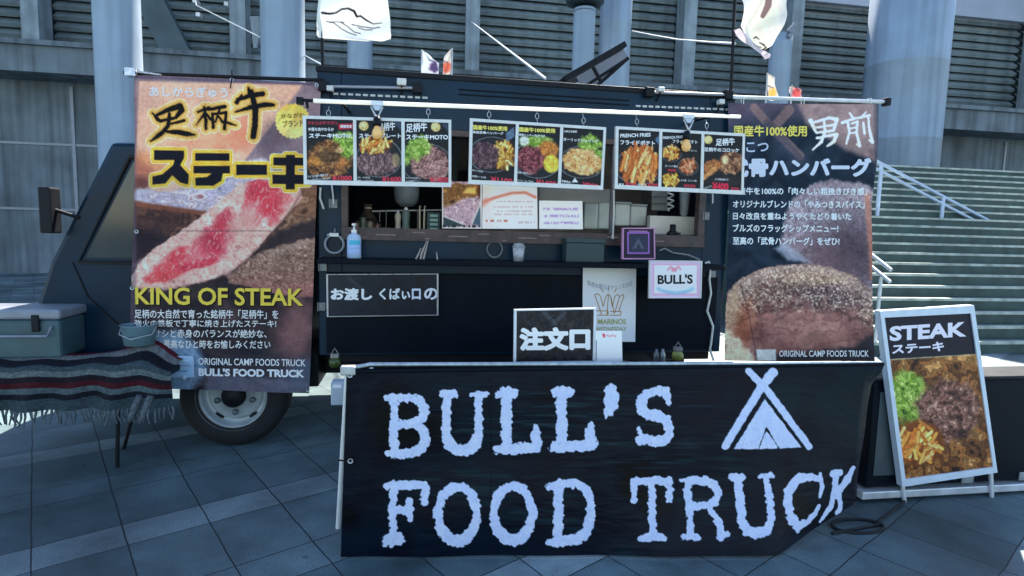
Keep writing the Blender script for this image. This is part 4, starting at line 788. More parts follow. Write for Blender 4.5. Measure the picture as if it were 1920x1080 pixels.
def menu_boards():
    B = [([(568, 217), (846, 225), (846, 351), (570, 346)], [p1, p2, p3], "white framed menu board showing three steak plates, nearest the steak banner"),
         ([(881, 222), (1136, 239), (1130, 356), (878, 345)], [p4, p5, p6], "white framed menu board of hamburger and shrimp plates, between the other two boards"),
         ([(1154, 237), (1396, 251), (1393, 365), (1152, 354)], [p7, p8, p9], "white framed menu board of french fries and croquettes, nearest the hamburger banner")]
    hooks = [[(616, 212), (803, 210)], [(917, 215), (1007, 218), (1094, 226)], [(1194, 228), (1325, 236)]]
    tx = [
     [[("やわらか牛サガリ", 577, 227, 632, 234, RED, 0, .02), ("期間限定", 638, 234, 660, 240, WT, 0, .03), ("中落ち肉やわらか", 578, 239, 626, 246, WT, 0, .03), ("ステーキMOTO", 579, 250, 658, 259, WT, 0, .045), ("ライス大盛り無料です", 577, 329, 616, 334, WT, -4, .01), ("スープ付きセットあります", 577, 336, 620, 340, WT, -4, .01), ("¥1000", 622, 329, 660, 339, RED, 0, .04)],
      [("足柄牛", 708, 231, 741, 247, WT, -3, .03), ("ステーキプレート", 673, 250, 752, 259, WT, 0, .04), ("ポテト・サラダ付き", 670, 331, 694, 335, WT, 0, .01), ("特製ソースでどうぞ", 670, 337, 700, 341, WT, 0, .01), ("¥1600", 716, 331, 752, 341, RED, 0, .04)],
      [("足柄牛", 761, 232, 801, 249, WT, -3, .03), ("ステーキMOTO", 761, 252, 840, 262, WT, 0, .04), ("ライス・サラダ付き", 761, 332, 784, 336, WT, 0, .01), ("わさび醤油で", 761, 338, 778, 342, WT, 0, .01), ("¥1800", 806, 332, 841, 342, RED, 0, .04)]],
     [[("国産牛100%使用", 887, 234, 951, 243, YEL, 3, .05), ("男前武骨ハンバーグ", 886, 245, 944, 250, WT, 3, .03), ("ポテト付き", 885, 317, 905, 321, WT, 3, .01), ("自家製ソースの味", 885, 328, 911, 332, WT, 3, .01), ("ライスは別売りです", 885, 337, 912, 341, WT, 3, .01), ("¥1100", 920, 331, 961, 341, RED, 4, .04)],
      [("国産牛100%使用", 973, 238, 1041, 247, YEL, 3, .05), ("男前ハンバーグ&サラダ", 973, 250, 1022, 255, WT, 3, .03), ("特盛り満足セット", 970, 321, 998, 325, WT, 3, .01), ("ライス・スープ付き", 970, 336, 1000, 340, WT, 3, .01), ("¥1400", 1005, 336, 1043, 346, RED, 4, .04)],
      [("GARLIC SHRIMP", 1058, 244, 1082, 248, WT, 1, .02), ("ガーリックシュリンプ", 1056, 258, 1122, 264, WT, 4, .03), ("数量限定", 1053, 337, 1070, 341, WT, 3, .02), ("CAMP FOODS", 1053, 343, 1087, 347, WT, 3, .02), ("¥800", 1092, 341, 1122, 351, RED, 4, .04)]],
     [[("FRENCH FRIES", 1163, 251, 1220, 258, WT, -2, .03), ("フライドポテト", 1163, 262, 1228, 271, WT, 2, .035), ("単品", 1160, 343, 1170, 349, WT, 1, .03), ("¥500", 1172, 342, 1194, 350, RED, 1, .03), ("セット", 1196, 343, 1212, 349, WT, 1, .03), ("¥300", 1214, 343, 1234, 351, RED, 1, .03)],
      [("FRENCH FRIES", 1243, 256, 1282, 261, WT, -2, .03), ("フライドポテト", 1261, 261, 1308, 268, WT, 2, .03), ("チーズソース", 1290, 280, 1306, 284, WT, 1, .01), ("ガーリック醤油", 1247, 309, 1270, 313, WT, 1, .01), ("¥600", 1252, 316, 1268, 321, RED, 1, .02), ("のり塩・コンソメ味", 1277, 336, 1306, 340, WT, 1, .01), ("¥500", 1282, 345, 1304, 351, RED, 1, .02)],
      [("足柄牛", 1342, 260, 1378, 274, WT, -2, .03), ("足柄牛のコロッケ", 1320, 276, 1386, 284, WT, 2, .03), ("コラボ限定商品です", 1340, 334, 1366, 338, WT, 1, .01), ("お一つからどうぞ", 1316, 352, 1334, 356, WT, -5, .01), ("¥400", 1335, 342, 1366, 356, (206, 44, 80), 1, .05), ("¥700", 1370, 351, 1386, 357, RED, 1, .03)]]]
    uf = [(.022, .338), (.36, .664), (.686, .982)]
    for bi, (cs, ps, label) in enumerate(B):
        Y = POLE_Y-.045; cen = at(*bil(cs, .5, 1), Y)
        R = thing("menu_board", cen, label, "menu board", "menu boards hung from the white pole")
        Q = lambda u, v, y: Vector(pts([bil(cs, u, v)[0]], [bil(cs, u, v)[1]], Y)[0])+Vector((0, y, 0))
        f = MB(); f.prism([Q(0, 0, .004), Q(1, 0, .004), Q(1, 1, .004), Q(0, 1, .004)], (0, .012, 0))
        us = [0]+[t for ab in uf for t in ab]+[1]
        for a, b in zip(us[0::2], us[1::2]): f.prism([Q(a, 0, -.008), Q(b, 0, -.008), Q(b, 1, -.008), Q(a, 1, -.008)], (0, .0118, 0))
        for a, b in uf: f.prism([Q(a, 0, -.008), Q(b, 0, -.008), Q(b, .045, -.008), Q(a, .045, -.008)], (0, .0118, 0)).prism([Q(a, .935, -.008), Q(b, .935, -.008), Q(b, 1, -.008), Q(a, 1, -.008)], (0, .0118, 0))
        f.build("frame", FR, R)
        for k, (a, b) in enumerate(uf):
            pc = [bil(cs, a-.004, .04), bil(cs, b+.004, .04), bil(cs, b+.004, .94), bil(cs, a-.004, .94)]
            s = Sheet(quad_surf(pc, Y), 84, 112, ps[k], plane_hit(Y), -.0012)
            for t in tx[bi][k]: s.text(*t)
            s.build("menu_panel", BOARD, R)
        for px, py in hooks[bi]:
            c = at(px, py, POLE_Y-.02); top = c+Vector((0, .02, .04)); r = .011
            ring = [c+Vector((r*math.cos(a), -.002, r*1.5*math.sin(a))) for a in np.linspace(0, 6.28, 13)]
            MB().tube(ring, .0022, 5).tube([c+Vector((0, 0, r*1.5)), top], .002, 5).tube([c+Vector((0, 0, -r*1.5)), c+Vector((0, -.02, -.05))], .002, 5).build("hook", STEEL, R)
menu_boards()
def clip_lamps():
    G = mat("amber bulb glow", (.85, .50, .18), .3, 0, .1, 20, emit=.04)
    for (px, py, by, lab) in ((708, 196, 243, "small clip lamp with a glowing amber bulb over the steak menu board"), (1288, 220, 268, "small clip lamp with a glowing amber bulb over the fries menu board")):
        Yl = POLE_Y-.06; c = at(px, py, POLE_Y); b = at(px-1, by, Yl-.02)
        R = thing("clip_lamp", c, lab, "lamp", "clip lamps on the menu pole")
        k = MB().box(c+Vector((-.035, -.03, -.012)), c+Vector((.035, -.015, .016))).prism([c+Vector((-.028, -.03, -.012)), c+Vector((.028, -.03, -.012)), c+Vector((.012, -.035, -.04)), c+Vector((-.012, -.035, -.04))], (0, .02, 0)); k.build("clamp", ALU, R, .003)
        n = c+Vector((0, -.035, -.085)); k = MB().tube([c+Vector((-.035, -.03, -.02)), n], .006, 6).tube([c+Vector((.03, -.03, -.02)), n], .006, 6); k.build("clamp_arm", STEEL, R)
        s = MB().lathe([(1e-3, .075), (.018, .07), (.024, .04), (.022, .02), (1e-3, .02)], b, n=16); s.tube([n, b+Vector((0, 0, .07))], .006, 6); s.build("socket", BLKPLAS, R)
        MB().lathe([(.012, .022), (.016, .012), (.026, -.008), (.03, -.026), (.022, -.046), (1e-3, -.054)], b, n=18).build("bulb", G, R)
clip_lamps()

# ------------------------------------------------------------------ signs on and around the hatch
def board_sign(name, cs, Y, paint, texts, label, cat, frame=None, fw=.012, depth=.012, res=1.2, extra=None, group=None, fname="frame"):
    cen = at((cs[2][0]+cs[3][0])/2, (cs[2][1]+cs[3][1])/2, Y); R = thing(name, cen, label, cat, group)
    c = [at(*p, Y) for p in cs]; MB().prism([p+Vector((0, .002, 0)) for p in c], (0, depth, 0)).build("backing", BLKPLAS if frame is None or frame is BLKPLAS else frame, R)
    W = max(p[0] for p in cs)-min(p[0] for p in cs); H = max(p[1] for p in cs)-min(p[1] for p in cs)
    s = Sheet(quad_surf(cs, Y), int(W/res)+2, int(H/res)+2, paint, plane_hit(Y), -.0012)
    for t in texts: s.text(*t[:8], **(t[8] if len(t) > 8 else {}))
    if extra: extra(s)
    s.build("printed_face", BOARD, R)
    if frame is not None and fw:
        cc = sum(c, Vector((0, 0, 0)))/4; ins = [p+(cc-p).normalized()*fw*1.414 for p in c]; f = MB(); d = Vector((0, -.008, 0))
        for i in range(4):
            j = (i+1) % 4; f.prism([c[i]+d, c[j]+d, ins[j]+d, ins[i]+d], (0, .0078, 0))
        f.build(fname, frame, R)
    return R
def line(s, P, r, col):
    """thin printed line on a sheet, photo pixels"""
    P = [np.array(p, float) for p in P]; vx, vy, T = [], [], []
    for a, b in zip(P[:-1], P[1:]):
        d = b-a; n = np.array([-d[1], d[0]])/(np.hypot(*d)+1e-9)*r; k = len(vx)
        for q in (a+n, a-n, b-n, b+n): vx.append(q[0]); vy.append(q[1])
        T += [(k, k+1, k+2), (k, k+2, k+3)]
    s.tris(np.array(vx), np.array(vy), T, col)
def pflat(col, amp=4, sc_=14, seed=1):
    def f(x, y):
        c = Cv(x, y, col); return c.grain(.03, sc_, seed).c
    return f
def p_pick(x, y):
    c = Cv(x, y, (12, 22, 36)); c.pal(np.ones(len(x)), [(8, 16, 28), (20, 32, 46), (12, 24, 38)], 22, 3); c.put((1-sst(620, 740, x+.6*(y-520)))*.7, (44, 52, 62)); c.stroke([(655, 522), (685, 548)], (70, 78, 90), 3, .5, 3); return c.c
board_sign("pickup_sign", [(612, 514), (822, 513), (822, 591), (613, 594)], -.055, p_pick,
    [("お渡し", 620, 540, 698, 563, (222, 230, 248), 0, .05), ("くばぃ", 711, 540, 769, 562, (206, 218, 246), 0, .035), ("口", 772, 541, 789, 562, (196, 208, 244), 0, .05), ("の", 795, 540, 821, 562, (206, 216, 246), 0, .035)],
    "black pick-up sign in a thin silver frame under the ledge, below the sanitizer bottle", "sign", mat("silver frame", (.42, .43, .46), .3, .5, .1, 20), .008)
def p_order(x, y):
    c = Cv(x, y, (34, 34, 42)); c.pal(np.ones(len(x)), [(20, 20, 28), (48, 46, 52), (32, 30, 38), (60, 56, 62)], 16, 3); c.stroke([(1020, 586), (1040, 606)], (66, 72, 84), 2, .8, 4); c.stroke([(1058, 586), (1040, 606)], (66, 72, 84), 2, .8, 4)
    for k in range(9): c.stroke([(1040+(k-4)*5, 640), (1040+(k-4)*22, 682)], (16, 16, 22), 1.4, .7, .9)
    c.put((1-sst(0, 6, np.minimum(x-968, 1112-x)))*.5, (78, 74, 72)); return c.grain(.2, 4).c
board_sign("order_sign", [(964, 580), (1117, 577), (1115, 679), (963, 681)], -1.30, p_order,
    [("注文口", 974, 614, 1107, 658, (226, 230, 246), -1, .065)], "black order sign with three big white characters, standing on the counter", "sign", mat("white sign frame", (.72, .74, .78), .45, 0, .05, 20), .009)
def p_wed(x, y):
    c = Cv(x, y, (226, 236, 252)); return c.grain(.04, 30).c
def wed_extra(s):
    G = (170, 140, 90)
    for pts_ in ([(1115, 552), (1123, 575), (1128, 590)], [(1115, 552), (1122, 551), (1126, 556), (1131, 575)], [(1131, 575), (1136, 556), (1140, 551), (1145, 556), (1148, 575)], [(1141, 553), (1138, 590)], [(1148, 575), (1153, 556), (1157, 552), (1162, 556), (1152, 588)], [(1162, 556), (1168, 552), (1170, 555), (1160, 584)], [(1145, 556), (1152, 588)],
                 [(1118, 583), (1140, 583), (1140, 591), (1120, 591)], [(1144, 584), (1165, 584), (1163, 591), (1143, 591)], [(1127, 541), (1131, 548)], [(1141, 536), (1141, 546)], [(1156, 541), (1152, 548)]): line(s, pts_, .8, G)
board_sign("wednesday_poster", [(1093, 498), (1193, 499), (1191, 641), (1092, 640)], -.027, p_wed,
    [("毎週水曜日はマリノスの日", 1101, 524, 1185, 534, (150, 160, 176), 2, .01, dict(arc=-9)), ("MARINOS", 1121, 598, 1174, 608, (164, 170, 110), 0, .03), ("WEDNESDAY", 1117, 613, 1175, 621, (166, 166, 120), 0, .02)],
    "pale blue poster with an outlined gold W emblem on the black hatch front", "poster", None, 0, .003, extra=wed_extra)
def p_pay(x, y): return Cv(x, y, (238, 240, 250)).grain(.03, 12).c
def pay_extra(s):
    line(s, [(1130, 629), (1134, 627)], 2.6, (222, 90, 120)); line(s, [(1131, 632), (1135, 631)], 1.6, (226, 120, 140)); line(s, [(1118, 638), (1118, 676)], .8, (120, 124, 150))
board_sign("payment_card", [(1116, 620), (1166, 620), (1167, 678), (1116, 679)], -1.31, p_pay, [("PayPay", 1137, 627, 1156, 633, (214, 140, 160), 0, .01)], "white payment card with a small pink logo, beside the order sign on the counter", "card", None, 0, .003, extra=pay_extra)
def p_bulls(x, y):
    c = Cv(x, y, (236, 240, 252)); q = np.minimum(np.minimum(x-1217, 1316-x), np.minimum(y-488, 560-y))
    c.put((1-sst(6.5, 8, q)), (206, 196, 226)); c.put((1-sst(1, 2, np.abs(q-8)))*.9, (232, 164, 200)); c.put((1-sst(1, 2, np.abs(q-11.5)))*.8, (238, 226, 244))
    c.stroke([(1252, 506), (1258, 500), (1264, 506), (1272, 500), (1276, 505)], (232, 140, 170), 1.2, .8, 2); c.ell(1264, 506, 6, 4, (226, 150, 176), soft=.4)
    c.stroke([(1234, 541), (1250, 547), (1267, 549), (1284, 547), (1299, 541)], (150, 196, 224), 1.2, .9, 3.2); c.stroke([(1238, 541), (1266, 546), (1296, 541)], (204, 226, 240), .8, .9, .8); c.stroke([(1236, 546), (1266, 553), (1298, 546)], (132, 182, 214), .8, .7, .8); return c.c
board_sign("shop_sign", [(1217, 488), (1316, 489), (1314, 559), (1216, 559)], -.262, p_bulls, [("BULL'S", 1233, 515, 1299, 533, (22, 26, 38), -1, .035)], "pale pink bordered shop sign with black lettering, hung under the ledge's right end", "sign", FR, .006, .01)
def p_neon(x, y):
    c = Cv(x, y, (44, 52, 78)); q = np.minimum(np.minimum(x-1168, 1226-x), np.minimum(y-427, 484-y)); c.put(1-sst(11, 12.5, q), (40, 26, 60)); c.put((1-sst(1, 2, np.abs(q-9.5)))*.9, (150, 110, 196)); c.put((1-sst(1.2, 2.2, np.abs(q-5)))*.7, (30, 18, 40))
    c.poly([(1197, 446), (1186, 466), (1208, 466)], (84, 96, 120), 1.5, a=.8); c.poly([(1197, 456), (1193, 466), (1202, 466)], (40, 48, 72), 1.2); c.stroke([(1180, 433), (1213, 434)], (206, 150, 214), .8, .8, 1); return c.c
board_sign("framed_sign", [(1167, 427), (1227, 427), (1228, 486), (1166, 486)], -.19, p_neon, [], "small square framed sign with pink and violet border on the ledge", "sign", mat("pink violet frame", (.50, .24, .44), .35, .1, .15, 12), .008, .02)

# papers taped inside the window
def p_wsteak(x, y):
    c = Cv(x, y, (150, 132, 146)); c.pal(np.ones(len(x)), [(120, 98, 120), (200, 176, 194), (156, 134, 152), (226, 206, 222)], 4, 3, 1, 1, 3, 2)
    m = c.mpoly([(828, 344), (905, 344), (905, 368), (868, 372), (836, 388), (828, 390)], 3, 4, 8); c.pal(m, [(70, 46, 30), (150, 110, 60), (104, 74, 44), (196, 150, 90)], 7, 5, 1, 1, 3, 2); c.poly([(868, 362), (876, 352), (892, 352), (892, 364)], (246, 196, 112), 3); c.ell(899, 356, 4, 14, (90, 56, 30), soft=.5)
    c.poly([(829, 405), (842, 410), (874, 424), (829, 424)], (46, 66, 76), 2); c.poly([(901, 382), (886, 420), (903, 424)], (70, 96, 116), 2); c.stroke([(904, 374), (885, 418)], (206, 206, 214), 1, .9, 1.4); c.stroke([(829, 404), (868, 420)], (200, 200, 204), 1, .9, 1.4)
    q = np.minimum(np.minimum(x-829, 903-x), 428-y); c.put(1-sst(1.6, 2.6, q), (206, 208, 214)); c.put((sst(421, 423, y)*(1-sst(426, 427, y)))*sst(.45, .55, vnoise(x/3.2, y*0, 3)), (36, 36, 44)); return c.c
def p_wletter(x, y):
    c = Cv(x, y, (244, 230, 240)); c.put((1-sst(350, 372, y))*.8, (246, 236, 222)); c.put((1-sst(0, 30, np.abs(x-912)))*.2, (196, 150, 150))
    c.stroke([(908, 378), (930, 370), (960, 362), (985, 361), (1004, 370)], (196, 118, 104), 2.5, .9, 2.5); c.stroke([(906, 382), (912, 376)], (206, 140, 130), 4, .7, 5)
    for k, yy in enumerate((378, 388, 396, 402)): c.put((1-sst(.6, 1.8, np.abs(y-yy)))*((x > 925) & (x < 1000))*.55*(vnoise(x/2.2, y*0, k) > .35), (140, 134, 156))
    c.put((1-sst(1, 3, np.abs(y-414)))*((x > 911) & (x < 952))*.85*(vnoise(x/2.6, y*0, 9) > .4), (170, 96, 70)); c.put((1-sst(1, 3, np.abs(y-417)))*((x > 972) & (x < 1002))*.5*(vnoise(x/2.6, y*0, 19) > .4), (130, 130, 150)); return c.c
def p_wmenu(x, y):
    c = Cv(x, y, (244, 242, 254)); c.put(sst(1080, 1090, x)*.6, (198, 208, 212))
    for k, yy in enumerate((392, 405, 418)): c.put((1-sst(1.6, 3.4, np.abs(y-yy)))*((x > 1019) & (x < 1085))*.75*(vnoise(x/2.4, y/2.5, k) > .36), (150, 124, 196))
    return c.c
for nm, cs, pt, lab in (("steak_poster", [(829, 340), (904, 341), (903, 429), (829, 428)], p_wsteak, "steak photo poster taped inside the hatch window"), ("letter_poster", [(905, 345), (1007, 346), (1008, 429), (904, 429)], p_wletter, "pinkish white letter poster with a red arc, in the middle of the window"), ("price_poster", [(1011, 376), (1092, 377), (1093, 430), (1011, 429)], p_wmenu, "pale lilac price poster with purple lines, right of the letter poster")):
    board_sign(nm, cs, .014, pt, [], lab, "poster", None, 0, .002)

# ------------------------------------------------------------------ small things on the ledge and in the hatch
LZ = az(920, 488, -.1)
def ledge_things():
    c = at(664, 487, -.12); z = LZ
    R = thing("sanitizer_bottle", (c.x, -.12, z), "clear blue sanitizer pump bottle standing at the left end of the ledge", "bottle")
    MB().lathe([(1e-3, 0), (.041, .0), (.044, .006), (.044, .125), (.038, .146), (.018, .156), (.016, .162), (1e-3, .162)], (c.x, -.12, z), n=24).build("bottle_body", mat("frosted blue plastic", (.38, .52, .70), .3, 0, .06, 20), R)
    MB().lathe([(.0175, .1625), (.0175, .18), (.007, .182), (.006, .205), (.013, .206), (.013, .22), (1e-3, .222)], (c.x, -.12, z), n=16).box((c.x-.01, -.165, z+.208), (c.x+.01, -.12, z+.219)).build("pump", WHITEP, R)
    s = Sheet(lambda u, v: np.stack([c.x+.0452*np.sin((u-.5)*2.2), -.12-.0452*np.cos((u-.5)*2.2), z+.115-.088*v], 1), 40, 40, lambda x, y: Cv(x, y, (150, 178, 226)).poly([(655, 447), (676, 447), (676, 459), (655, 459)], (74, 170, 206), .8).poly([(657, 447), (664, 447), (664, 450), (657, 450)], (60, 90, 150), .8).stroke([(656, 466), (675, 465)], (110, 140, 200), .8, .6, .8).c, None); s.build("label_sticker", BOARD, R, True)
    # hanging ring clip on the pillar, horseshoes
    c = at(627, 458, -.03); R = thing("ring_clip", c, "grey metal ring clip hanging on the truck's left pillar", "ring")
    r = .058; MB().tube([c+Vector((r*math.sin(a), 0, -r*math.cos(a))) for a in np.linspace(-2.6, 2.6, 28)], .0085, 10).build("ring", GREYP, R)
    MB().box(c+Vector((-.03, -.014, .048)), c+Vector((.03, .016, .074))).tube([c+Vector((-.045, 0, .058)), c+Vector((-.02, 0, .066))], .007, 6).tube([c+Vector((.0, .0, .07)), c+Vector((.0, .03, .10))], .006, 6).build("clip", STEEL, R, .004)
    c = at(927, 467, .0); R = MB().tube([Vector((c.x+.052*math.sin(a)*(1 if abs(a) < 2 else .92), -.012-.0*a, c.z-.058*math.cos(a))) for a in np.linspace(-2.55, 2.55, 26)], [.0085]*26, 8).build("horseshoe", mat("dark iron", (.13, .15, .16), .5, .6, .3, 30)); tag(R, "dark iron horseshoe leaning upright on the ledge behind the posters", "horseshoe")
    # driftwood sprig
    b = at(795, 487, -.1); m = MB()
    for (x0, y0, x1, y1, x2, y2) in ((780, 486, 786, 474, 789, 465), (788, 487, 793, 470, 800, 452), (794, 487, 797, 473, 803, 451), (789, 480, 794, 466, 797, 461)): m.tube([at(x0, y0, -.1), at(x1, y1, -.1), at(x2, y2, -.1)], [.007, .006, .003], 7)
    m.tube([at(820, 487, -.1), at(819, 478, -.1), at(818, 472, -.1)], [.007, .005, .002], 7); tag(m.build("driftwood", mat("pale driftwood", (.36, .31, .28), .7, 0, .25, 40)), "pale driftwood twigs standing on the ledge", "driftwood")
    # cup with lid
    c = at(972, 487, -.12); R = thing("drink_cup", (c.x, -.12, LZ), "pale patterned paper cup with a lid, standing on the ledge", "cup")
    MB().lathe([(1e-3, 0), (.032, 0), (.041, .088), (1e-3, .088)], (c.x, -.12, LZ), n=24).build("cup_body", mat("grey patterned paper", (.40, .42, .46), .6, 0, .35, 70), R); MB().lathe([(.044, .0885), (.044, .096), (.036, .106), (.034, .116), (1e-3, .12)], (c.x, -.12, LZ), n=24).build("lid", mat("grey plastic lid", (.26, .28, .30), .4, 0, .2, 30), R)
    # dark napkin box
    a, b = at(1056, 446, -.05), at(1124, 487, -.05); R = thing("napkin_box", ((a.x+b.x)/2, -.1, LZ), "dark green box on the ledge, left of the framed sign", "box")
    DG = mat("dark green card", (.020, .045, .05), .5, 0, .15, 10); MB().box((a.x, -.15, LZ), (b.x, -.03, a.z-.03)).build("box_body", DG, R, .005); MB().box((a.x-.004, -.154, a.z-.0295), (b.x+.004, -.026, a.z)).build("lid", DG, R, .004)
ledge_things()
def inside_things():
    # pot hanging in the dark
    y = .55; c = at(762, 366, y); R = thing("hanging_pot", c, "grey round pot hanging inside the dark left half of the hatch", "pot")
    PT = mat("dull grey enamel", (.20, .23, .24), .5, 0, .2, 9); MB().lathe([(1e-3, -.09), (.05, -.085), (.085, -.05), (.095, .0), (.095, .12), (1e-3, .12)], c, n=28).build("pot_body", PT, R); MB().tube([c+Vector((-.09, 0, .1)), c+Vector((-.03, 0, .24)), c+Vector((.03, 0, .24)), c+Vector((.09, 0, .1))], .006, 6).build("handle", STEEL, R)
    p, q = at(700, 396, y), at(826, 394, y); tag(MB().tube([p, q], .008, 8).tube([p, p+Vector((0, .5, 0))], .008, 6).tube([q, q+Vector((0, .5, 0))], .008, 6).build("utensil_rail", STEEL), "thin steel utensil rail across the dark hatch, left of the steak poster", "rail")
    for (l, r, t, b, col, nm, lab) in ((740, 752, 394, 436, (.52, .50, .38), "pale sauce", "pale squeeze bottle hanging at the hatch window's left half"), (753, 769, 388, 436, (.14, .20, .18), "green sauce", "dark green squeeze bottle beside the pale squeeze bottle")):
        a = at((l+r)/2, b, .4); rr = (at(r, b, .4).x-at(l, b, .4).x)/2; h = at(l, t, .4).z-a.z
        R = thing("sauce_bottle", a, lab, "bottle", "sauce bottles in the hatch"); MB().lathe([(1e-3, 0), (rr*.95, 0), (rr, .01), (rr*.82, h*.4), (rr*.86, h*.5), (rr, h*.7), (rr*.8, h*.86), (1e-3, h*.88)], a, n=20).build("bottle_body", mat(nm, col, .4, 0, .15, 20), R)
        MB().lathe([(rr*.5, h*.881), (rr*.46, h*.94), (rr*.16, h), (1e-3, h*1.01)], a, n=14).build("cap", WHITEP, R)
        MB().box((a.x-rr, .36, a.z-.012), (a.x+rr*1.1, .44, a.z-.001)).build("holder", STEEL, R)
    for x0, x1 in ((787, 789), (796, 797)):
        p, q = at(x0, 392, .35), at(x1-2, 431, .35); k = MB().tube([p, q], .0075, 8); k.tube([q, q+Vector((-.01, 0, -.012))], .010, 8).tube([p, p+Vector((0, .0, .02)), p+Vector((.01, .05, .02))], .004, 6)
        tag(k.build("wooden_spatula", mat("pale wood", (.55, .48, .36), .6, 0, .15, 20)), "pale long handled spatula hanging beside the green labelled box", "spatula", "spatulas in the hatch")
    a, b = at(801, 398, .3), at(825, 434, .3); R = thing("labelled_box", (a.x, .3, b.z), "dark box with pale green label stripes, just left of the steak poster", "box")
    MB().box((a.x, .3, b.z), (b.x, .42, a.z)).build("box_body", mat("dark teal card", (.03, .07, .065), .5, 0, .2, 12), R); k = MB()
    for py in (402, 410, 418, 427): p, q = at(806, py, .299), at(821, py+5, .299); k.box((p.x, .2965, q.z), (q.x, .2995, p.z))
    k.build("label_stripes", mat("mint label", (.30, .52, .46), .5, 0, .1, 10), R)
    # shelf the inside things stand on
    p, q = at(655, 438, .4), at(1320, 438, .4); tag(MB().box((p.x, .2, p.z-.03), (q.x, .5, p.z-.002)).box((p.x, .22, p.z-.09), (q.x, .24, p.z-.031)).build("worktop", mat("worn steel worktop", (.11, .11, .12), .4, .5, .25, 10)), "narrow worn worktop just inside the hatch window", "worktop")
    # tubs and board at the right
    TB = mat("milky plastic", (.52, .55, .52), .35, 0, .08, 14)
    for (l, r, t, b, y, lab) in ((1096, 1121, 380, 430, .25, "milky plastic tub right of the lilac price poster"), (1123, 1146, 378, 430, .3, "milky plastic jar with a round emboss beside the window mullion"), (1154, 1181, 382, 424, .3, "milky plastic tub just right of the window mullion"), (1183, 1212, 386, 424, .34, "greyish plastic tub behind the framed sign")):
        p, q = at(l, t, y), at(r, b, y); R = thing("storage_tub", ((p.x+q.x)/2, y, q.z), lab, "tub", "plastic tubs in the hatch")
        MB().box((p.x, y, q.z), (q.x, y+.1, p.z)).build("tub_body", TB, R, .012); MB().box((p.x-.004, y-.004, p.z+.0005), (q.x+.004, y+.104, p.z+.016)).build("lid", mat("grey lid", (.30, .33, .33), .4, 0, .1, 10), R, .004)
    p, q = at(1219, 404, .2), at(1304, 441, .2); R = thing("white_panel", ((p.x+q.x)/2, .2, q.z), "cream white panel at the right end of the hatch window", "panel"); MB().box((p.x, .2, q.z), (q.x, .26, p.z)).build("panel_face", mat("cream panel", (.60, .58, .52), .5, 0, .1, 8), R, .006); MB().box((p.x-.006, .195, q.z-.03), (q.x+.006, .265, q.z-.001)).build("panel_rail", GREYP, R, .003)
    # black tap with head
    c = at(1261, 452, .05); R = thing("water_tap", c, "black tap fitting in front of the cream panel", "tap")
    MB().tube([c, c+Vector((0, 0, .11))], .011, 10).build("stem", BLKPLAS, R); h = at(1261, 437, .05); MB().lathe([(1e-3, -.022), (.04, -.02), (.042, .0), (.03, .012), (.022, .02), (.022, .062), (1e-3, .064)], h, n=20).box(h+Vector((-.045, -.05, -.012)), h+Vector((-.02, .0, .005))).box(h+Vector((.02, -.04, -.012)), h+Vector((.045, .0, .005))).build("tap_head", BLKPLAS, R)
    # coiled white hose + funnel
    pth = [at(1257+5*math.cos(k*.9), 357+k*1.5, .18) + Vector((0, .03*math.sin(k*.9), 0)) for k in range(26)]; tag(MB().tube(pth, .006, 6).build("coiled_hose", mat("white hose", (.60, .62, .60), .4, 0, .1, 30)), "white coiled hose hanging above the cream panel", "hose")
    a, b = at(1276, 352, .22), at(1298, 402, .22); tag(MB().lathe([(.045, .2), (.03, .0), (.012, -.02), (1e-3, -.02)], Vector(((a.x+b.x)/2, .25, b.z)), n=20).build("funnel", mat("grey blue plastic", (.30, .34, .36), .4, 0, .1, 20)), "grey funnel hanging beside the coiled hose", "funnel")
    for k, lab in enumerate(("lowest grey tray in the stack behind the menu boards", "middle grey tray in the stack behind the menu boards", "topmost grey tray in the stack behind the menu boards")):
        p, q = at(1222, 394-k*13, .3), at(1252, 386-k*13, .3); tag(MB().box((p.x, .3, p.z), (q.x, .5, q.z+.006)).box((p.x-.006, .294, q.z+.0065), (q.x+.006, .506, q.z+.012)).build("steel_tray", mat("dull tray", (.16, .17, .17), .4, .4, .2, 12)), lab, "tray", "trays in the hatch")
    # hanging cords
    tag(MB().tube([at(1151, 356, -.03), at(1151, 400, -.035), at(1149, 446, -.03)], .006, 6).tube([at(1149, 440, -.03), at(1149, 448, -.03)], .009, 8).build("pull_cord", mat("cord grey white", (.55, .56, .55), .6, 0, .1, 40)), "white pull cord hanging down the window mullion", "cord")
    P = [(1322, 494), (1329, 491), (1332, 497), (1330, 525), (1333, 550), (1326, 583), (1337, 612), (1333, 645), (1331, 655), (1338, 676)]
    tag(MB().tube([at(x, y, -.04-.01*(i % 2)) for i, (x, y) in enumerate(P)], .008, 8).build("power_cord", mat("white cable", (.62, .64, .60), .5, 0, .1, 30)), "white power cord zigzagging down the truck's right pillar", "cord")
    tag(MB().tube([at(1236, 470, -.1), at(1246, 466, -.1), at(1262, 474, -.1), at(1290, 478, -.1), at(1312, 487, -.1)], .006, 6).build("grey_hose", mat("grey hose", (.20, .21, .21), .5, 0, .2, 30)), "grey hose lying on the ledge behind the shop sign", "hose")
inside_things()
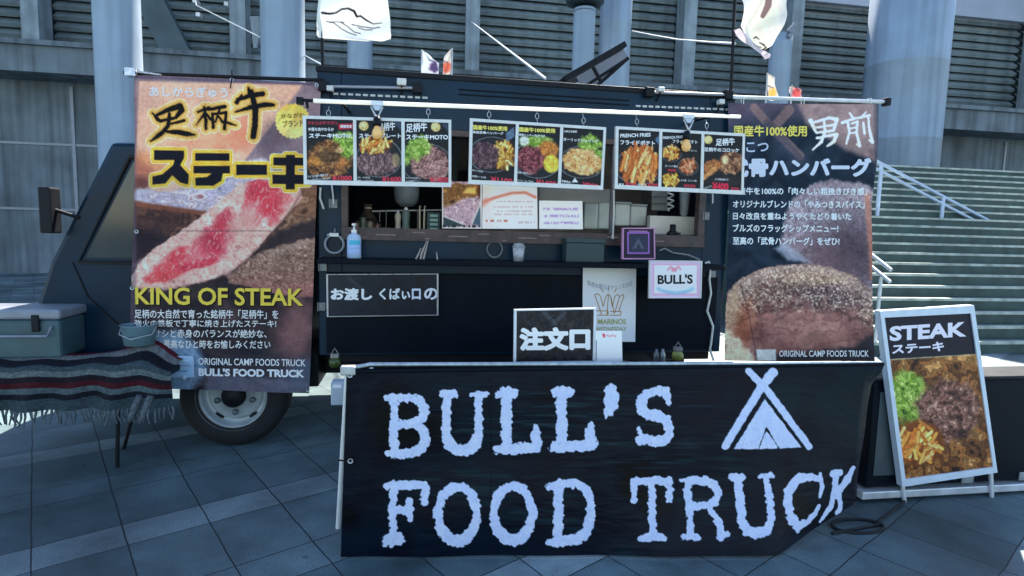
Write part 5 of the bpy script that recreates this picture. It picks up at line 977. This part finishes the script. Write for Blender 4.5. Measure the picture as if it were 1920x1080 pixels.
def kitchen_clutter():
    W_ = mat("dull ladle steel", (.20, .21, .21), .35, .7, .2, 30)
    for i, (px, ln, lab) in enumerate(((712, .15, "steel ladle hanging on the utensil rail, nearest the window's left jamb"), (724, .12, "short steel turner hanging on the utensil rail between two ladles"), (783, .17, "long steel ladle hanging on the utensil rail beside the green bottle"))):
        c = at(px, 397, .53); e = c+Vector((0, 0, -ln)); k = MB().tube([c+Vector((0, .02, .012)), c+Vector((0, 0, .014)), c, e], .004, 6)
        if i == 1: k.box(e+Vector((-.03, -.003, -.06)), e+Vector((.03, .003, 0)))
        else: k.lathe([(1e-3, -.03), (.024, -.024), (.034, -.004), (.034, .0), (.03, .0), (.02, -.018), (1e-3, -.022)], e, n=16)
        tag(k.build("ladle" if i != 1 else "turner", W_), lab, "utensil", "utensils on the rail")
    z = at(655, 438, .4).z; cols = ((.10, .05, .03), (.05, .07, .05), (.12, .10, .06), (.07, .03, .03))
    for i, (px, h, lab) in enumerate(((668, .10, "short brown spice jar on the worktop, first from the window's left jamb"), (680, .14, "tall dark green jar on the worktop, second from the window's left jamb"), (693, .11, "tan spice jar on the worktop, third from the window's left jamb"), (707, .09, "dark red spice jar on the worktop, fourth from the window's left jamb"))):
        x = at(px, 430, .3).x; R = thing("spice_jar", (x, .3, z), lab, "jar", "spice jars on the worktop")
        MB().lathe([(1e-3, 0), (.026, 0), (.028, .006), (.028, h*.8), (.02, h*.86), (1e-3, h*.86)], (x, .3, z), n=18).build("jar_body", mat("spice %d" % i, cols[i], .3, 0, .3, 30), R); MB().lathe([(.022, h*.862), (.022, h), (1e-3, h)], (x, .3, z), n=16).build("lid", BLKPLAS, R)
    a = at(690, 402, .75); b = at(690, 436, .75); R = thing("paper_sack", (b.x, .75, b.z), "dim brown cone shaped paper sack at the back of the hatch", "sack")
    MB().lathe([(1e-3, -.02), (.11, -.02), (.10, .03), (.06, .12), (.025, .19), (.035, .22), (1e-3, .22)], b, n=18).build("sack_body", mat("brown paper", (.09, .065, .045), .8, 0, .3, 14, .3, 25), R); MB().lathe([(.028, .185), (.030, .19), (.028, .196)], b, n=16).build("tie", WHITEP, R)
    a, c = at(601, 352, -.02), at(607, 392, -.02); tag(MB().tube([a, a.lerp(c, .5)+Vector((-.012, -.01, 0)), c], .008, 6).build("webbing_strap", mat("pale strap", (.46, .48, .46), .7, 0, .2, 40)), "short pale strap hanging at the truck's left edge above the ring clip", "strap")
    p, q = at(1012, 350, .09), at(1144, 378, .09); tag(MB().box((p.x, .09, q.z), (q.x, .10, p.z)).box((p.x, .085, q.z-.012), (q.x, .105, q.z-.001)).build("blind", mat("taupe blind", (.24, .22, .21), .7, 0, .12, 3, .2, 80)), "taupe roller blind above the lilac price poster", "blind")
kitchen_clutter()
def low_things():
    for (px, py, lab) in ((628, 680, "green camping lantern under the truck's left corner beside the counter rail"), (1270, 667, "yellow green lantern behind the counter right of the payment card")):
        Y = -.25 if px < 700 else -.5; c = at(px, py+8, Y); R = thing("lantern", c, lab, "lantern", "lanterns below the hatch")
        GL = mat("olive lantern glass" if px < 700 else "lime lantern glass", (.045, .07, .012) if px < 700 else (.26, .28, .06), .25, 0, .3, 30)
        MB().lathe([(1e-3, 0), (.028, .0), (.036, .02), (.036, .04), (.026, .058), (1e-3, .06)], c, n=18).build("lantern_body", GL, R); MB().box(c+Vector((-.024, -.02, .0605)), c+Vector((.024, .02, .085))).tube([c+Vector((-.02, 0, .085)), c+Vector((0, 0, .12)), c+Vector((.02, 0, .085))], .003, 6).build("cap", mat("lantern cap", (.30, .28, .26) if px < 700 else (.62, .62, .50), .4, .3, .2, 30), R, .003)
    p, q = at(620, 717, -.9), at(648, 760, -.9); R = thing("meter_box", ((p.x+q.x)/2, -.9, q.z), "pale grey box fixed behind the counter's left leg", "box"); MB().box((p.x, -.9, q.z), (q.x, -.82, p.z)).build("box_body", mat("pale grey plastic", (.36, .42, .48), .5, 0, .08, 12), R, .006); MB().box((p.x+.01, -.903, p.z-.03), (q.x-.02, -.9005, p.z-.012)).build("label_sticker", WPAPER, R)
    # things glimpsed between truck and counter
    for i, (l, r, lab) in enumerate(((1226, 1234, "thin dark gas cylinder behind the counter, nearest the payment card"), (1238, 1246, "thin grey gas cylinder behind the counter, second from the payment card"))):
        p, q = at(l, 656, -.6), at(r, 690, -.6); rr = (q.x-p.x)/2; tag(MB().lathe([(1e-3, 0), (rr, 0), (rr, .09), (rr*.5, .105), (rr*.5, .12), (1e-3, .12)], ((p.x+q.x)/2, -.6, q.z), n=16).build("gas_cylinder", mat("dull can %d" % i, (.13+.1*i, .14+.1*i, .14+.1*i), .35, .5, .2, 20)), lab, "gas cylinder", "gas cylinders behind the counter")
    p, q = at(1222, 690, -.6), at(1330, 690, -.6); tag(MB().box((p.x, -.68, p.z-.03), (q.x, -.45, p.z-.001)).box((p.x, -.66, 0), (p.x+.03, -.47, p.z-.031)).box((q.x-.03, -.66, 0), (q.x, -.47, p.z-.031)).build("side_table", BLKPLAS), "low black side table behind the counter carrying gas cylinders", "table")
    a = atz(1608, 985, .01); pth = [Vector((a.x+.10*math.cos(t)*1.4, a.y+.07*math.sin(t), .008)) for t in np.linspace(0, 6.6, 40)]; pth = [atz(1560, 1000, .008)]+pth+[atz(1660, 968, .008), Vector((2.6, -.9, .008))]
    tag(MB().tube(pth, .008, 8).build("cable", RUBBER), "black cable looped on the paving by the banner's folded corner", "cable")
    c = at(340, 690, -.075); R = thing("paper_tag", c, "small pale blue notice card fixed to the bottom left of the steak banner", "card")
    s = Sheet(quad_surf([(317, 668), (362, 668), (363, 707), (319, 709)], -.075), 40, 36, pflat((148, 184, 218)), plane_hit(-.075), -.0012)
    for yy, x1, cc in ((677, 354, (196, 214, 232)), (686, 358, (140, 122, 158)), (696, 352, (96, 132, 176))):
        for k in range(7): x = 324+k*(x1-324)/7; line(s, [(x, yy-k*.1), (x+3.2, yy-.05*k)], 1.5, cc)
    s.build("printed_face", BOARD, R)
    k = at(345, 708, -.075); MB().lathe([(1e-3, -.004), (.016, -.004), (.016, .003), (1e-3, .003)], k+Vector((0, -.004, 0)), 'Y', 18).build("round_seal", mat("pale seal", (.42, .50, .62), .5, 0, .1, 20), R)
    MB().prism([at(317, 668, -.0735), at(362, 668, -.0735), at(363, 707, -.0735), at(319, 709, -.0735)], (0, .012, 0)).build("backing", WPAPER, R)
low_things()

# ------------------------------------------------------------------ flags and lines
FLAG = print_mat("flag cloth", .7, .16, .15, 220, .2)
def rows_surf(rows, Y, wave):
    ys = np.array([r[0] for r in rows], float); xl = np.array([r[1] for r in rows], float); xr = np.array([r[2] for r in rows], float)
    def f(u, v):
        py = ys[0]+(ys[-1]-ys[0])*v; l = np.interp(py, ys, xl); r = np.interp(py, ys, xr); p = pts(l+(r-l)*u, py, Y); p[:, 1] += wave(u, v); return p
    return f
def paint_flag(x, y):
    c = Cv(x, y, (222, 222, 226)); c.pal(np.ones(len(x)), [(206, 208, 218), (230, 228, 228), (218, 218, 224), (236, 230, 218)], 34, 3)
    K = (24, 26, 38)
    c.stroke([(604, 24, 2.2), (618, 26, 2), (630, 24, 1.6), (641, 17, 1.6), (653, 16, 1.8), (664, 21, 2.2), (669, 31, 2), (676, 30, 1.6), (687, 38, 1.6), (700, 45, .8), (716, 43, .6)], K, .9)
    for P in ([(612, 40), (626, 43), (640, 54), (655, 62), (668, 66)], [(640, 42), (652, 50), (664, 60), (676, 63)], [(660, 46), (678, 50), (700, 53), (712, 51)], [(672, 52), (684, 56), (698, 56)], [(618, 42), (630, 41), (644, 42)]): c.stroke([(px, py, .8) for px, py in P], K, .8, .85)
    return c.c
def paint_flag2(x, y):
    c = Cv(x, y, (222, 218, 206)); c.pal(np.ones(len(x)), [(206, 208, 212), (230, 228, 222), (214, 213, 214), (236, 233, 226)], 22, 3, 1.6, .6)
    c.stroke([(1444, -20, 6), (1440, 10, 6.5), (1430, 30, 4.5)], (120, 104, 112), 1.5); c.stroke([(1413, 72, 1), (1418, 69, 1.4), (1423, 74, 1)], (40, 36, 40), .8); c.stroke([(1424, 80, 1), (1432, 84, 1.6), (1438, 92, 1)], (40, 36, 40), .8); c.put(sst(1452, 1474, x)*.35, (150, 172, 186)); return c.c
def flags():
    Y = .02; R = thing("flag", at(603, 190, Y), "white flag with an ink mountain drawing on a black pole at the truck's left corner", "flag", "big white flags on the truck")
    MB().tube([at(606, 195, Y), at(600, -160, Y)], .011, 8).tube([at(592, 52, Y), at(604, 50, Y)], .008, 6).build("pole", BLKPLAS, R)
    rows = [(-120, 600, 738), (-40, 599, 734), (0, 597, 727), (40, 594, 732), (64, 593, 733), (70, 597, 734), (77, 690, 733)]
    s = Sheet(rows_surf(rows, Y-.02, lambda u, v: .03*np.sin(u*7+v*4)*u+.012*np.sin(v*15+u*3)), 120, 150, paint_flag, None); s.build("cloth", FLAG, R, True)
    Y = .02; R = thing("flag", at(1374, 190, Y), "cream white flag twisted to a point on a black pole at the truck's right corner", "flag", "big white flags on the truck")
    MB().tube([at(1370, 188, Y), at(1384, -160, Y)], .0115, 8).build("pole", BLKPLAS, R)
    rows = [(-120, 1392, 1480), (-20, 1394, 1476), (0, 1391, 1472), (30, 1386, 1468), (52, 1384, 1460), (70, 1398, 1452), (86, 1412, 1444), (91, 1424, 1438)]
    s = Sheet(rows_surf(rows, Y-.02, lambda u, v: .06*np.sin(u*8+v*5)-.04*np.sin(v*12+u*4)), 80, 140, paint_flag2, None); s.build("cloth", FLAG, R, True)
    rows = [(55, 1376, 1384), (66, 1384, 1400), (80, 1398, 1415), (94, 1412, 1432), (103, 1424, 1443), (110, 1434, 1440)]
    s = Sheet(rows_surf(rows, Y-.05, lambda u, v: .02*np.sin(u*5+v*6)), 30, 60, lambda x, y: Cv(x, y, (196, 194, 210)).grain(.06, 8).c, None); s.build("cloth_corner", FLAG, R, True)
    small = [((789, 96), [(95, 791, 793), (104, 791, 806), (118, 790, 823), (140, 790, 822)], (222, 222, 236), (90, 80, 120), "small white pennant on the roof, left of the pair behind the truck"),
             ((846, 93), [(92, 845, 847), (104, 834, 846), (110, 832, 846), (140, 830, 845)], (226, 214, 212), (206, 120, 104), "small white and red pennant on the roof, right of the pair behind the truck"),
             ((1437, 140), [(140, 1438, 1440), (146, 1439, 1454), (165, 1440, 1457), (188, 1438, 1458)], (216, 216, 216), (226, 186, 110), "narrow white pennant with an orange patch above the hamburger banner's rod"),
             ((1483, 163), [(162, 1482, 1486), (168, 1482, 1506), (184, 1484, 1502), (188, 1484, 1502)], (214, 206, 210), (196, 96, 100), "small white and red pennant behind the hamburger banner's chrome rod")]
    for (tip, rows, bc, ac, lab) in small:
        Y = 1.9 if tip[0] < 1000 else .5; b = at(tip[0]+2, tip[1]-3, Y); R = thing("pennant", (b.x, Y, ZT if Y > 1 else b.z-.5), lab, "flag", "small pennants")
        MB().tube([(b.x, Y, 1.2), b], .008, 6).build("pole", STEEL, R); cx, cy = rows[2][2]-9, rows[-1][0]-14
        s = Sheet(rows_surf(rows, Y-.01, lambda u, v: .02*np.sin(u*6+v*5)), 30, 40, lambda x, y, bc=bc, ac=ac, cx=cx, cy=cy: Cv(x, y, bc).ell(cx, cy, 8, 10, ac, 15, .4, .4, 5).stroke([(cx-10, cy-14), (cx+2, cy-9)], (60, 70, 90), .8, .7, 1).c, None); s.build("cloth", FLAG, R, True)
    RP = mat("white rope", (.62, .64, .66), .6, 0, .1, 40)
    def rope(P, r, lab): tag(MB().tube(P, r, 7).build("rope", RP), lab, "rope", "guy ropes to the stadium")
    rope([at(884, 41, 11.8), at(1023, 148, 1.2)], .012, "white guy rope running down from a stadium post to the roof's middle")
    rope([at(1185, 58, 8), at(1225, 66, 6), at(1270, 74, 4), at(1330, 79, 2), at(1378, 82, .03)], .009, "slack white rope between a column and the truck's right flag pole")
    rope([at(366, 2, 10), at(368, 10, 10), at(492, 72, 9)], .012, "thin pale cable slanting down to the second column from the left")
    rope([at(572, 104, 8), at(604, 122, .1)], .006, "thin pale cord between the left flag pole and the nearest column")
flags()

# ------------------------------------------------------------------ left bench with striped blanket
def bench_corner():
    Y = -.28; R = thing("camp_bench", (-2.7, -.1, 0), "low black folding bench at the far left, covered by a striped blanket", "bench")
    zs = .60; xr = at(318, 680, Y).x
    MB().box((-3.5, -.25, zs-.04), (xr-.02, .10, zs)).build("seat", BLKPLAS, R, .01)
    lg = at(246, 785, -.2); e = atz(262, 842, 0.0)
    for (t, b) in (((lg.x-.06, -.2, zs-.04), (e.x, -.22, 0)), ((-3.4, -.2, zs-.04), (-3.3, -.22, 0)), ((lg.x-.02, .06, zs-.04), (e.x-.1, .08, 0)), ((-3.4, .06, zs-.04), (-3.3, .08, 0))): MB().tube([t, b], .012, 8).build("leg", BLKPLAS, R)
    # blanket: runs over the seat and hangs in front
    def surf(u, v):
        x = -3.45+(xr+3.45)*u; s_ = v*1.02
        y = np.where(s_ < .42, .12-s_*.95, -.279-.02*(s_-.42)); z = np.where(s_ < .42, zs+.02+.05*np.sin(s_*7), zs+.035-(s_-.42)*.42)
        hump = .09*np.exp(-((u-.86)/.12)**2)*(1-sst(.1, .5, v)); z = z+hump-.07*sst(.86, 1, u)*(1-v); y = y-.025*np.sin(u*40+v*3)*sst(.42, .9, v)-.012*np.sin(u*17)
        return np.stack([x, y, z], 1)
    cols = np.array([(120, 140, 156), (40, 46, 66), (122, 36, 54), (150, 160, 170), (34, 40, 56), (88, 112, 124), (130, 150, 160), (46, 40, 52), (96, 34, 48), (110, 132, 144), (38, 44, 58), (84, 106, 118), (58, 78, 92)])
    S = Sheet(surf, 220, 170, lambda x, y: np.zeros((len(x), 3)), None)
    v = np.repeat(np.linspace(0, 1, 170), 220); u = np.tile(np.linspace(0, 1, 220), 170); k = np.clip((v+.015*np.sin(u*30))*len(cols), 0, len(cols)-1.001).astype(int)
    C = Cv(u*600, v*300, 0); C.c = cols[k].astype(float)*.66; S.C = [np.clip(C.grain(.25, 5).c, 0, 255)]
    B = thing("striped_blanket", (-2.6, -.28, zs), "woven striped blanket of grey, navy and dark red hanging over the bench with a fringe", "blanket")
    S.build("cloth", print_mat("woven wool", .9, 0, .5, 90), B, True)
    f = MB(); rr = random.Random(4)
    for i in range(64):
        uu = np.array([i/63.0]); p = Vector(surf(uu, np.array([1.0]))[0]); f.tube([p, p+Vector((rr.uniform(-.012, .012), rr.uniform(-.01, .01), -.03)), p+Vector((rr.uniform(-.02, .02), rr.uniform(-.012, .012), -.085))], [.007, .006, .004], 5)
    f.build("fringe", mat("wool fringe", (.09, .115, .13), .9, 0, .4, 30), B)
    for k, px in enumerate((262, 283)):
        p = at(px, 742, -.31); q = at(px-18, 788, -.31)
        MB().tube([p, p.lerp(q, .5), q], [.018, .022, .016], 8).build("tassel", mat("wool tassel", (.08, .10, .115), .9, 0, .5, 60), B)
    c = at(262, 645, -.12); R = thing("enamel_bucket", c, "teal grey enamel bucket standing on the striped blanket", "bucket")
    h = at(262, 608, -.12).z-c.z; MB().lathe([(1e-3, 0), (.082, 0), (.098, h*.96), (.104, h), (.09, h), (.078, .02), (1e-3, .02)], c, n=32).build("bucket_body", mat("teal enamel", (.13, .22, .26), .35, 0, .12, 8), R)
    MB().tube([c+Vector((-.098, 0, h*.9)), c+Vector((-.09, -.05, h*.55)), c+Vector((0, -.11, h*.40)), c+Vector((.09, -.05, h*.55)), c+Vector((.098, 0, h*.9))], .004, 6).build("handle", STEEL, R)
    # white cool box at the far left margin
    c = Vector((-2.98, -.02, zs+.055)); R = thing("cool_box", c, "dark teal cool box with a grey lid on the bench beside the enamel bucket", "cool box")
    MB().box(c+Vector((-.24, -.14, 0)), c+Vector((.24, .14, .24))).build("box_body", mat("deep teal plastic", (.04, .085, .10), .45, 0, .15, 9), R, .02); MB().box(c+Vector((-.25, -.15, .2405)), c+Vector((.25, .15, .30))).build("lid", GREYP, R, .015)
    for dx in (-.12, .12): MB().box(c+Vector((dx-.02, -.158, .17)), c+Vector((dx+.02, -.1405, .27))).build("latch", BLKPLAS, R, .004)
    MB().tube([c+Vector((-.2, -.145, .2)), c+Vector((-.2, -.19, .15)), c+Vector((.2, -.19, .15)), c+Vector((.2, -.145, .2))], .008, 8).build("handle", GREYP, R)
bench_corner()

# ------------------------------------------------------------------ right side: leaning menu sign and black equipment box
def right_side():
    a = at(1614, 945, -1.13); x0 = a.x; x1 = 3.5; y = -1.13
    R = thing("equipment_box", (2.6, -.8, 0), "low black equipment box with a silver bottom rail, behind the tilted menu sign", "box")
    p = .70
    MB().box((x0+.02, y, .075), (x1, y+.22, p)).build("box_body", BLACKP, R, .012)
    MB().box((x0-.02, y-.03, .02), (x1+.02, y+.24, .065)).build("base_rail", ALU, R, .006)
    MB().box((x0+.01, y-.008, p+.0005), (x1+.01, y+.228, p+.02)).build("lid", BLKPLAS, R, .006)
    c = at(1658, 905, y); k = MB()
    for i in range(4): k.box((x0+.25+i*.4, y-.012, c.z-.025), (x0+.33+i*.4, y-.0005, c.z+.025))
    k.build("latch", STEEL, R, .003)
    q = at(1650, 860, y); MB().box((x0+.06, y-.004, q.z-.10), (x0+.7, y-.0005, p-.06)).build("front_panel", mat("slate panel", (.04, .06, .07), .4, 0, .2, 4), R, .002)
    # menu sign leaning on the box, tilted to its left
    Y = y-.05; cs = [(1648, 583), (1824, 572), (1868, 885), (1690, 912)]
    def paint(x, y):
        c = Cv(x, y, (26, 22, 44)); c.put(sst(-.5, .5, y-(672-.06*(x-1690)))*1.0, (170, 164, 136))
        m = c.mpoly([(1660, 676), (1850, 664), (1870, 900), (1690, 905)], 2); c.pal(m, BROWN, 16, 3, 1, 1, 3, 2); c.pal(c.mell(1700, 745, 40, 50, 0, .2, .3, 14), GREEN, 9, 4); c.pal(c.mell(1778, 770, 60, 60, 0, .15, .2, 12), MEAT, 9, 6, 1, 1, 3, 2); fries(c, 1722, 830, 50, 40, 60, 14, r=3, L=30); return c.grain(.15, 5).c
    R = board_sign("menu_sign", cs, Y, paint, [("STEAK", 1668, 612, 1812, 640, (206, 210, 232), -9, .04), ("ステーキ", 1673, 646, 1770, 664, (206, 210, 232), -6, .04)], "tall white framed menu sign tilted against the black equipment box", "menu sign", mat("pale blue white frame", (.60, .68, .78), .4, .05, .06, 20), .034, .03)
    l0, l1 = at(1690, 912, Y), at(1868, 885, Y)
    for p_, q_ in ((l0+Vector((.02, .02, .02)), Vector((l0.x+.04, Y+.01, 0))), (l1+Vector((-.02, .02, .02)), Vector((l1.x, Y+.01, 0)))): MB().tube([p_, q_], .012, 8).build("leg", ALU, R)
right_side()
